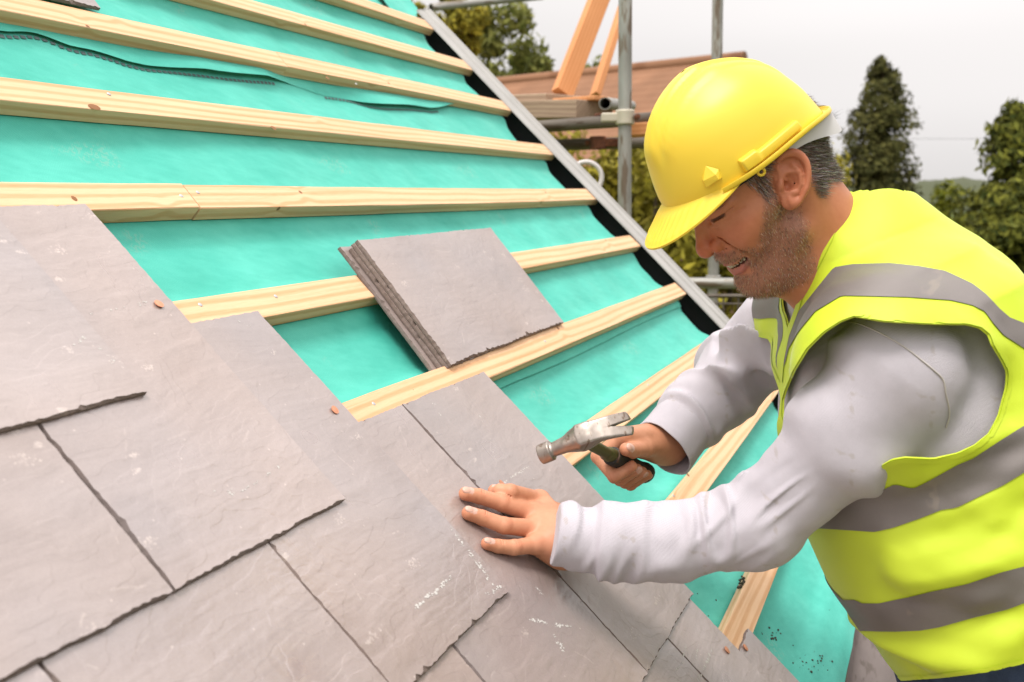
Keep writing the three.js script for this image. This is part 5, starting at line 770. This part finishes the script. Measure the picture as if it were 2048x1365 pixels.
// ---------------------------------------------------------------- jeans and boots
{
  const hipL = V3(...PV).addScaledVector(TZ, 0.09), hipR = V3(...PV).addScaledVector(TZ, -0.09), wl = hipL.clone().applyMatrix4(BODY), wr = hipR.clone().applyMatrix4(BODY), B = (w) => w2b(w);
  const kneeL = B(V3(wl.x - 0.02, PLAT + 0.5, wl.z + 0.06)), ankL = B(V3(wl.x, PLAT + 0.1, wl.z + 0.13)), kneeR = B(V3(wr.x + 0.03, PLAT + 0.5, wr.z + 0.06)), ankR = B(V3(wr.x + 0.05, PLAT + 0.1, wr.z + 0.13));
  const jm = iso((x, y, z) => { let d = smin(smax(torso(x, y, z, 0.98) - 0.004, 0.48 - torsoC(x, y, z)[0], 0.02), sSph(x, y, z, ...PV, 0.17), 0.05); for (const [h, k, a] of [[hipL.toArray(), kneeL, ankL], [hipR.toArray(), kneeR, ankR]]) { d = smin(d, sCap(x, y, z, h, k, 0.1, 0.072), 0.05); d = smin(d, sCap(x, y, z, k, a, 0.072, 0.062), 0.03); } return d - 0.005 * fbm(x * 14, y * 9, z * 14, 2); }, [0.35, -1.6, -1.95], [1.15, -0.3, -0.85], 0.013);
  const t = tex(256, 256, (i, j) => { const tw = ((i + j) % 4 < 2 ? 8 : -8), a = tfbm(i / 256 * 6, j / 256 * 6, 6, 3, 4), h = hash(i, j, 2) * 14; return [44 + tw + 14 * a + h, 58 + tw + 15 * a + h, 84 + tw + 18 * a + h]; }); t.repeat.set(8, 8); inPerson('jeans', isoGeo(toWorld(jm, BODY), { uv: boxUv(jm, 1) }), std({ map: t, roughness: 0.95 }));
  for (const [a, s] of [[ankL, 1], [ankR, -1]]) { const q = V3(...a).applyMatrix4(BODY), g = (() => { const f = (x, y, z) => smax(smin(sCap(x, y, z, [0, 0.02, 0], [0, 0.12, 0], 0.05, 0.055), sCap(x, y, z, [0, -0.05, 0.03], [0, -0.058, -0.16], 0.05, 0.045), 0.04), -0.098 - y, 0.01); const m = iso(f, [-0.1, -0.12, -0.24], [0.1, 0.2, 0.12], 0.009); return isoGeo(toWorld(m, new THREE.Matrix4().makeTranslation(q.x, q.y, q.z))); })(); inPerson('boot', g, std({ color: lin(0.12, 0.08, 0.05), roughness: 0.8 })); }
}
// ---------------------------------------------------------------- hair, beard, brows, teeth
function strands(mask, n, seed, L, wd, flow, cols, lift = 0.4) {
  const R = rng(seed), P = [], C = [], ok = []; for (let i = 0; i < HM.P.length; i += 3) { const m = mask(HM.P[i], HM.P[i + 1], HM.P[i + 2]); if (m > 0.12) ok.push([i, m]); }
  for (let s = 0; s < n; s++) { const [i, m] = ok[(R() * ok.length) | 0]; if (R() > m) continue; const p = V3(HM.P[i], HM.P[i + 1], HM.P[i + 2]).add(V3(R() - 0.5, R() - 0.5, R() - 0.5).multiplyScalar(2.6)), nn = V3(HM.N[i], HM.N[i + 1], HM.N[i + 2]), d = flow(p.x, p.y, p.z, R).addScaledVector(nn, lift + 0.25 * R()).add(V3(R() - 0.5, R() - 0.5, R() - 0.5).multiplyScalar(0.55)).normalize();
    const l = L[0] + (L[1] - L[0]) * R(), side = d.clone().cross(V3(R() - 0.5, R() - 0.5, R() - 0.5)).normalize().multiplyScalar(wd), m1 = p.clone().addScaledVector(d, l * 0.55), d2 = d.clone().addScaledVector(nn, -lift * 0.9).normalize(), e = m1.clone().addScaledVector(d2, l * 0.5), c = cols[(R() * cols.length) | 0].map((v) => v * (0.75 + 0.5 * R()));
    p.addScaledVector(nn, -0.6); const q = [p.clone().sub(side), p.clone().add(side), m1.clone().sub(side.clone().multiplyScalar(0.8)), m1.clone().add(side.clone().multiplyScalar(0.8)), e]; for (const k of [0, 1, 2, 1, 3, 2, 2, 3, 4]) { P.push(q[k].x, q[k].y, q[k].z); C.push(...c); } }
  const g = geom(P, null, new Array(P.length / 3 * 2).fill(0), C); g.applyMatrix4(HEAD); g.computeVertexNormals(); return g;
}
M.hair = std({ vertexColors: true, roughness: 0.55, side: THREE.DoubleSide });
inPerson('beard', strands(beardMask, 12000, 3, [2, 5], 0.17, (x, y, z, R) => V3(0.35, -1, Math.sign(z) * 0.1), [[0.08, 0.045, 0.028], [0.15, 0.08, 0.05], [0.26, 0.14, 0.08], [0.42, 0.26, 0.155], [0.55, 0.42, 0.29]]), M.hair);
inPerson('hair', strands((x, y, z) => hairMask(x, y, z) * (y < 62 ? 1 : 0.1), 17000, 5, [7, 16], 0.24, (x, y, z, R) => x > 20 ? V3(-0.2, -1, 0) : V3(-0.75, -0.75, 0), [[0.05, 0.035, 0.028], [0.085, 0.06, 0.048], [0.13, 0.1, 0.085], [0.2, 0.16, 0.14], [0.42, 0.37, 0.34]], 0.14), M.hair);
inPerson('eyebrows', strands((x, y, z) => smooth(6.5, 2.5, chain(x, y, Math.abs(z), [[101, 24, 10], [97, 29, 28], [80, 28, 50]], 0)), 620, 8, [4, 8], 0.26, (x, y, z) => V3(-0.5, 0.1, Math.sign(z)), [[0.06, 0.04, 0.03], [0.1, 0.07, 0.05], [0.18, 0.13, 0.1]], 0.2), M.hair);
M.tooth = std({ color: lin(0.42, 0.35, 0.25), roughness: 0.3 });
for (let k = -5; k <= 5; k++) { const a = k * 5.2, x = 94.5 - a * a * 0.0165, g = new RoundedBoxGeometry(3.5, 8 - Math.abs(k) * 0.3, 5.1, 3, 1.3); g.rotateY(a * 0.032).translate(x, -61.0 + Math.abs(k) * 1.0, a); mapG(g, HEAD); inPerson('tooth', g, M.tooth); }

// ---------------------------------------------------------------- hard hat
{
  const hat = thing('hard_hat', 'yellow plastic hard hat with a ribbed peak, worn by the workman', 'hard hat', V3(0, 20, 0).applyMatrix4(HEAD)), inv = V3().copy(hat.position), Hm = (g) => { mapG(g, HEAD); g.translate(-inv.x, -inv.y, -inv.z); return g; };
  M.hat = phy({ color: lin(0.8, 0.56, 0.04), roughness: 0.42, side: THREE.DoubleSide, bumpMap: tex(256, 256, (i, j) => [128 + 70 * tfbm(i / 256 * 5, j / 256 * 5, 5, 6, 4)], false), bumpScale: 0.0006 });
  const T = [[46, 118, -121, 93], [61, 117.5, -118, 92.5], [84, 112.5, -113, 89], [110, 104, -102, 81.5], [133, 91.5, -87, 69.5], [152, 72, -65, 52], [166, 48, -40, 34], [174, 23, -18, 17], [176.5, 4, -2, 4]], xm = -8;
  const at = (t) => { const s = t * (T.length - 1), i = Math.min(T.length - 2, Math.floor(s)), f = s - i, g = (k) => { const a = T[Math.max(0, i - 1)][k], b = T[i][k], c = T[i + 1][k], d = T[Math.min(T.length - 1, i + 2)][k]; return 0.5 * (2 * b + (c - a) * f + (2 * a - 5 * b + 4 * c - d) * f * f + (3 * b - a - 3 * c + d) * f * f * f); }; return [g(0), g(1), g(2), g(3)]; };
  const pw = (v, e) => Math.sign(v) * Math.pow(Math.abs(v), e), rimY = (c) => c > 0 ? 4 * c * c : -20 * c * c;
  const shellPt = (t, ph, o = 0) => { const [y, xf, xb, zw] = at(t), c = Math.cos(ph), s = Math.sin(ph); const x = xm + pw(c, 0.93) * ((c > 0 ? xf : -xb + xm + xm) - (c > 0 ? xm : xm) + o), z = pw(s, 0.93) * (zw + o);
    const r1 = smooth(17, 12, Math.abs(z)) * smooth(96, 128, y) * 4.6, r2 = smooth(8, 4, Math.abs(Math.abs(z) - 34)) * smooth(100, 125, y) * 2.0, up = r1 + r2; const nx = x / 118, ny = Math.max(0, (y - 70) / 100), q = len(nx, ny) || 1;
    return [x + up * nx / q * smooth(0, 0.6, Math.abs(nx)), y + rimY(c) * (1 - t) * (1 - t) + up * (0.35 + 0.65 * ny / q) + o * 0.4 * t, z]; };
  const grid = (fn, n, m, closed) => { const P = [], I = [], U = []; for (let i = 0; i <= n; i++) for (let j = 0; j <= m; j++) { const p = fn(i / n, j / m); P.push(...p); U.push(i / n * 0.6, j / m * 0.9); } for (let i = 0; i < n; i++) for (let j = 0; j < m; j++) { const a = i * (m + 1) + j, b = a + m + 1; I.push(a, b, a + 1, a + 1, b, b + 1); } let g = geom(P, I, U); if (closed) { g.deleteAttribute('normal'); g.deleteAttribute('uv'); g = mergeVertices(g, 0.01); g.computeVertexNormals(); const q = g.attributes.position; g.setAttribute('uv', new THREE.Float32BufferAttribute(Array.from({ length: q.count * 2 }, (_, k) => (k & 1 ? q.getY(k >> 1) : q.getX(k >> 1) + q.getZ(k >> 1)) * 0.004), 2)); } return g; };
  const shell = mesh('shell', Hm(grid((t, a) => shellPt(t, a * 2 * Math.PI), 48, 120, true)), M.hat, hat);
  mesh('inner_shell', Hm(grid((t, a) => { const p = shellPt(t * 0.97, -a * 2 * Math.PI, -2.6); return [p[0], p[1] - 1.2 * t, p[2]]; }, 24, 72, true)), M.hat, shell);
  // flange round the sides and back, turned up into a gutter
  const A0 = 58 * Math.PI / 180, fl = [[0, 1.5], [0, -2.2], [8.5, -3.6], [10.5, -2], [10.8, 3], [9, 3.4], [8, -0.6], [0.6, 1.5]];
  mesh('rim', Hm(grid((s, a) => { const ph = A0 * 0.86 + a * (2 * Math.PI - 2 * A0 * 0.86), e = fl[Math.min(fl.length - 1, Math.round(s * (fl.length - 1)))], k = 0.55 + 0.45 * smooth(0, 0.12, Math.min(a, 1 - a)), c = Math.cos(ph), q = shellPt(0, ph, e[0] * k); return [q[0], q[1] + e[1], q[2]]; }, fl.length - 1, 110, false)), M.hat, hat);
  // peak
  const peak = (a, r, top) => { const ph = a * A0 * 1.12, q = shellPt(0, ph, 0), k = Math.pow(Math.cos(a * Math.PI / 2), 0.62), ext = 54 * k * r, rib = top ? 1.5 * (0.5 + 0.5 * Math.cos(q[2] * 2 * Math.PI / 9.5)) * smooth(0.12, 0.3, r) * smooth(0.98, 0.85, r) * smooth(0.75, 0.5, Math.abs(a)) : 0; return [q[0] - 1 + ext, q[1] + 8 * k * (1 - r) * (1 - r) - 14.5 * k * r + 3.5 * r * (1 - k) - 5 * r * r * k + rib + (top ? 0 : -2.6) - 2, q[2] * (1 + 0.05 * r * k)]; };
  const pg = grid((r, a) => peak(a * 2 - 1, r, true), 26, 90), pb = grid((r, a) => peak(1 - a * 2, r, false), 12, 60), pe = grid((s, a) => peak(a * 2 - 1, 1, s < 0.5), 1, 90);
  mesh('peak', Hm(mergeGeometries([pg, pb, pe].map(plain))), M.hat, hat);
  // bosses: pointed lug over the peak, slot block along the side, strap eye
  const place = (g, t, ph, o, ry = 0, tilt = 0) => { const p = shellPt(t, ph, o), p2 = shellPt(t, ph, o + 4), n = V3(p2[0] - p[0], 0, p2[2] - p[2]).normalize(); g.applyMatrix4(new THREE.Matrix4().makeBasis(V3(0, 1, 0).cross(n), V3(0, 1, 0), n)); return g.translate(...p); };
  for (const s of [1, -1]) {
    mesh('lug', Hm(place((() => { const g = new THREE.BufferGeometry(), v = [[-12, -7, -3], [13, -8, -3], [11, 5, -3], [-2, 16, -3], [-13, 4, -3], [-9, -5, 6], [9, -6, 6.5], [8, 3, 6], [-9, 2, 5]], f = [[0, 1, 6], [0, 6, 5], [1, 2, 7], [1, 7, 6], [2, 3, 7], [3, 4, 8], [3, 8, 7], [4, 0, 5], [4, 5, 8], [5, 6, 7], [5, 7, 8]]; const P = []; f.forEach((t) => t.forEach((k) => P.push(...v[k]))); g.setAttribute('position', new THREE.Float32BufferAttribute(P, 3)); g.computeVertexNormals(); return plain(g); })(), 0.16, s * 47 * Math.PI / 180, 0.5)), M.hat, hat);
    mesh('slot_block', Hm(grid((q, a) => { const sec = [[0.045, -1], [0.05, 5.5], [0.06, 7], [0.115, 7], [0.128, 5.5], [0.14, -1]], e = sec[Math.round(q * 5)], big = smooth(0.3, 0.26, a), end = smooth(0, 0.035, Math.min(a, 1 - a)), ph = s * lerp(66, 108, a) * Math.PI / 180; return shellPt(e[0] + (e[0] > 0.09 ? 0.025 * big : 0), ph, lerp(-1, e[1] + (e[1] > 0 ? 1.5 * big : 0), end)); }, 5, 44)), M.hat, hat);
    mesh('strap_eye', Hm(place((() => { const g = new THREE.TorusGeometry(4.2, 1.7, 10, 24); return g.translate(0, -7.5, 0); })(), 0, s * 74 * Math.PI / 180, 1)), M.hat, hat);
  }
  // harness: dark brow band and pale nape strap
  const bandAt = (a, y, o) => { const c = Math.cos(a), s = Math.sin(a); return [-14 + pw(c, 0.95) * ((c > 0 ? 112 : 106) + o), y, pw(s, 0.95) * (80 + o)]; };
  mesh('brow_band', Hm(grid((t, a) => bandAt(lerp(-1.3, 1.3, a), 54 - t * 19, 0.5), 3, 60)), Object.assign(M.black.clone(), { side: THREE.DoubleSide }), hat);
  const pale = std({ color: lin(0.5, 0.48, 0.47), roughness: 0.6, side: THREE.DoubleSide });
  mesh('nape_strap', Hm(grid((t, a) => { const ph = lerp(1.62, 2 * Math.PI - 1.62, a), k = smooth(0, 0.32, Math.min(a, 1 - a)); const p = bandAt(ph, lerp(44 - 14 * k, 30 - 32 * k, t), 5 + 3 * k); return [p[0] - 6 * k, p[1], p[2]]; }, 8, 70)), pale, hat);
  inPerson('hair_tuft', (() => { const R = rng(12), P = [], C = []; for (let i = 0; i < 260; i++) { const o = V3(-124 + (R() - 0.5) * 12, 8 + R() * 9, (R() - 0.3) * 40), d = V3(-0.8, 0.25 - R() * 0.9, R() - 0.5).normalize(), s = V3(0.2, 0.5, 0.6).multiplyScalar(0.5), e = o.clone().addScaledVector(d, 9 + 9 * R()), c = [0.09, 0.065, 0.05].map((v) => v * (0.6 + R())); for (const q of [o.clone().sub(s), o.clone().add(s), e]) { P.push(q.x, q.y, q.z); C.push(...c); } } const g = geom(P, null, new Array(P.length / 3 * 2).fill(0), C); g.applyMatrix4(HEAD); g.computeVertexNormals(); return g; })(), M.hair);
}
// ---------------------------------------------------------------- claw hammer and the nail being set
{
  const base = hamEnd.clone().applyMatrix4(BODY), o = thing('claw_hammer', 'steel claw hammer with a dark rubber grip, raised in the workman\'s fist', 'hammer', base);
  const HB = new THREE.Matrix4().makeBasis(hh, hw, hk).setPosition(hamEye), HW = BODY.clone().multiply(HB), put = (g) => { mapG(g, HW); return g.translate(-base.x, -base.y, -base.z); };
  const rbox = (x, y, z, a, b, c, r) => { const qx = Math.abs(x) - a + r, qy = Math.abs(y) - b + r, qz = Math.abs(z) - c + r; return len(Math.max(qx, 0), Math.max(qy, 0), Math.max(qz, 0)) + Math.min(Math.max(qx, qy, qz), 0) - r; };
  const headS = (x, y, z) => { // x along the head (claw +), y across, z down the handle
    let d = rbox(x - 0.004, y, z, 0.018, 0.0122, 0.0145, 0.0085); d = smin(d, sCap(x, y, z, [-0.006, 0, 0.0], [-0.044, 0, 0.001], 0.0132, 0.0102), 0.014);
    const cyl = Math.max(len(y, z - 0.001) - 0.0146, Math.abs(x + 0.0545) - 0.0095); d = smin(d, smax(cyl, (Math.abs(x + 0.0545) + len(y, z - 0.001)) * 0.7 - 0.0162, 0.001), 0.005);
    const t = clamp((x - 0.01) / 0.066), kc = -0.006 + 0.027 * t * t, th = lerp(0.0105, 0.0022, t), wd = lerp(0.0118, 0.0165, t) * smooth(1.03, 0.9, t) + 0.002; let c = smax(smax(Math.abs(z - kc) - th, Math.abs(y) - wd, 0.004), Math.max(0.004 - x, x - 0.074), 0.003) * 0.85; c = smax(c, lerp(-0.003, 0.0056, clamp((x - 0.032) / 0.044)) - Math.abs(y), 0.0015); return smin(d, c, 0.014); };
  const hm = iso(headS, [-0.075, -0.03, -0.04], [0.09, 0.03, 0.04], 0.0014);
  const steel = tex(256, 256, (i, j) => { const a = tfbm(i / 256 * 7, j / 256 * 7, 7, 3, 5), s = smooth(0.25, 0.5, tfbm(i / 256 * 12, j / 256 * 5, [12, 5], 9, 4)); return [lerp(156 + 22 * a, 126, s), lerp(146 + 22 * a, 110, s), lerp(138 + 22 * a, 98, s)]; }), sr = tex(256, 256, (i, j) => [0, 110 + 60 * tfbm(i / 256 * 9, j / 256 * 9, 9, 13, 4), 0], false);
  mesh('head', put(isoGeo(hm, { uv: boxUv(hm, 14) })), std({ map: steel, metalness: 0.85, roughness: 0.9, roughnessMap: sr }), o);
  const lathe = (pts, sx = 1, sy = 1) => { const g = new THREE.LatheGeometry(pts.map((p) => new THREE.Vector2(...p)), 28); return g.rotateX(Math.PI / 2).scale(sx, sy, 1); };
  const L = hamLen; const green = tex(128, 128, (i, j) => { const a = tfbm(i / 128 * 6, j / 128 * 6, 6, 4, 4), r = smooth(0.05, 0.3, tfbm(i / 128 * 5, j / 128 * 5, 5, 14, 4)); return [lerp(92 + 20 * a, 128, r), lerp(96 + 22 * a, 96, r), lerp(58 + 14 * a, 74, r)]; });
  mesh('shaft', put(lathe([[0.001, 0.004], [0.0085, 0.004], [0.0085, L * 0.36], [0.009, L * 0.38], [0.0112, L * 0.4], [0.0112, L * 0.47], [0.009, L * 0.475]], 1.15, 0.9)), std({ map: green, metalness: 0.5, roughness: 0.5 }), o);
  mesh('grip', put(lathe([[0.0, L * 0.45], [0.0122, L * 0.45], [0.0138, L * 0.47], [0.0142, L * 0.55], [0.0132, L * 0.68], [0.014, L * 0.8], [0.0142, L * 0.9], [0.017, L * 0.985], [0.0165, L * 1.02], [0.012, L * 1.035], [0, L * 1.037]], 1.12, 1.0)), std({ map: tex(128, 128, (i, j) => { const a = tfbm(i / 128 * 6, j / 128 * 6, 6, 24, 4), r = smooth(0.1, 0.35, tfbm(i / 128 * 9, j / 128 * 9, 9, 34, 4)); return [lerp(42 + 10 * a, 84, r), lerp(44 + 10 * a, 60, r), lerp(42 + 10 * a, 46, r)]; }), roughness: 0.7 }), o);
}
{
  const [u, v] = onRoof(1003, 968, 0.064), g1 = new THREE.CylinderGeometry(0.0062, 0.0056, 0.0012, 20).translate(0, 0.012, 0), g2 = new THREE.CylinderGeometry(0.0015, 0.0009, 0.024, 10), n = mergeGeometries([plain(g1), plain(g2)]); n.rotateX(Math.PI / 4).rotateZ(-0.25);
  const m = solo('copper_nail', n, M.copper, 'copper nail pinched between the workman\'s finger and thumb', 'nail'); m.position.copy(roof(u, v, 0.052));
}
const renderer = new THREE.WebGLRenderer({ antialias: true });
renderer.toneMapping = THREE.LinearToneMapping; renderer.toneMappingExposure = EXPOSURE;
renderer.shadowMap.enabled = true;
renderer.setSize(1024, 682);
renderer.render(scene, camera);
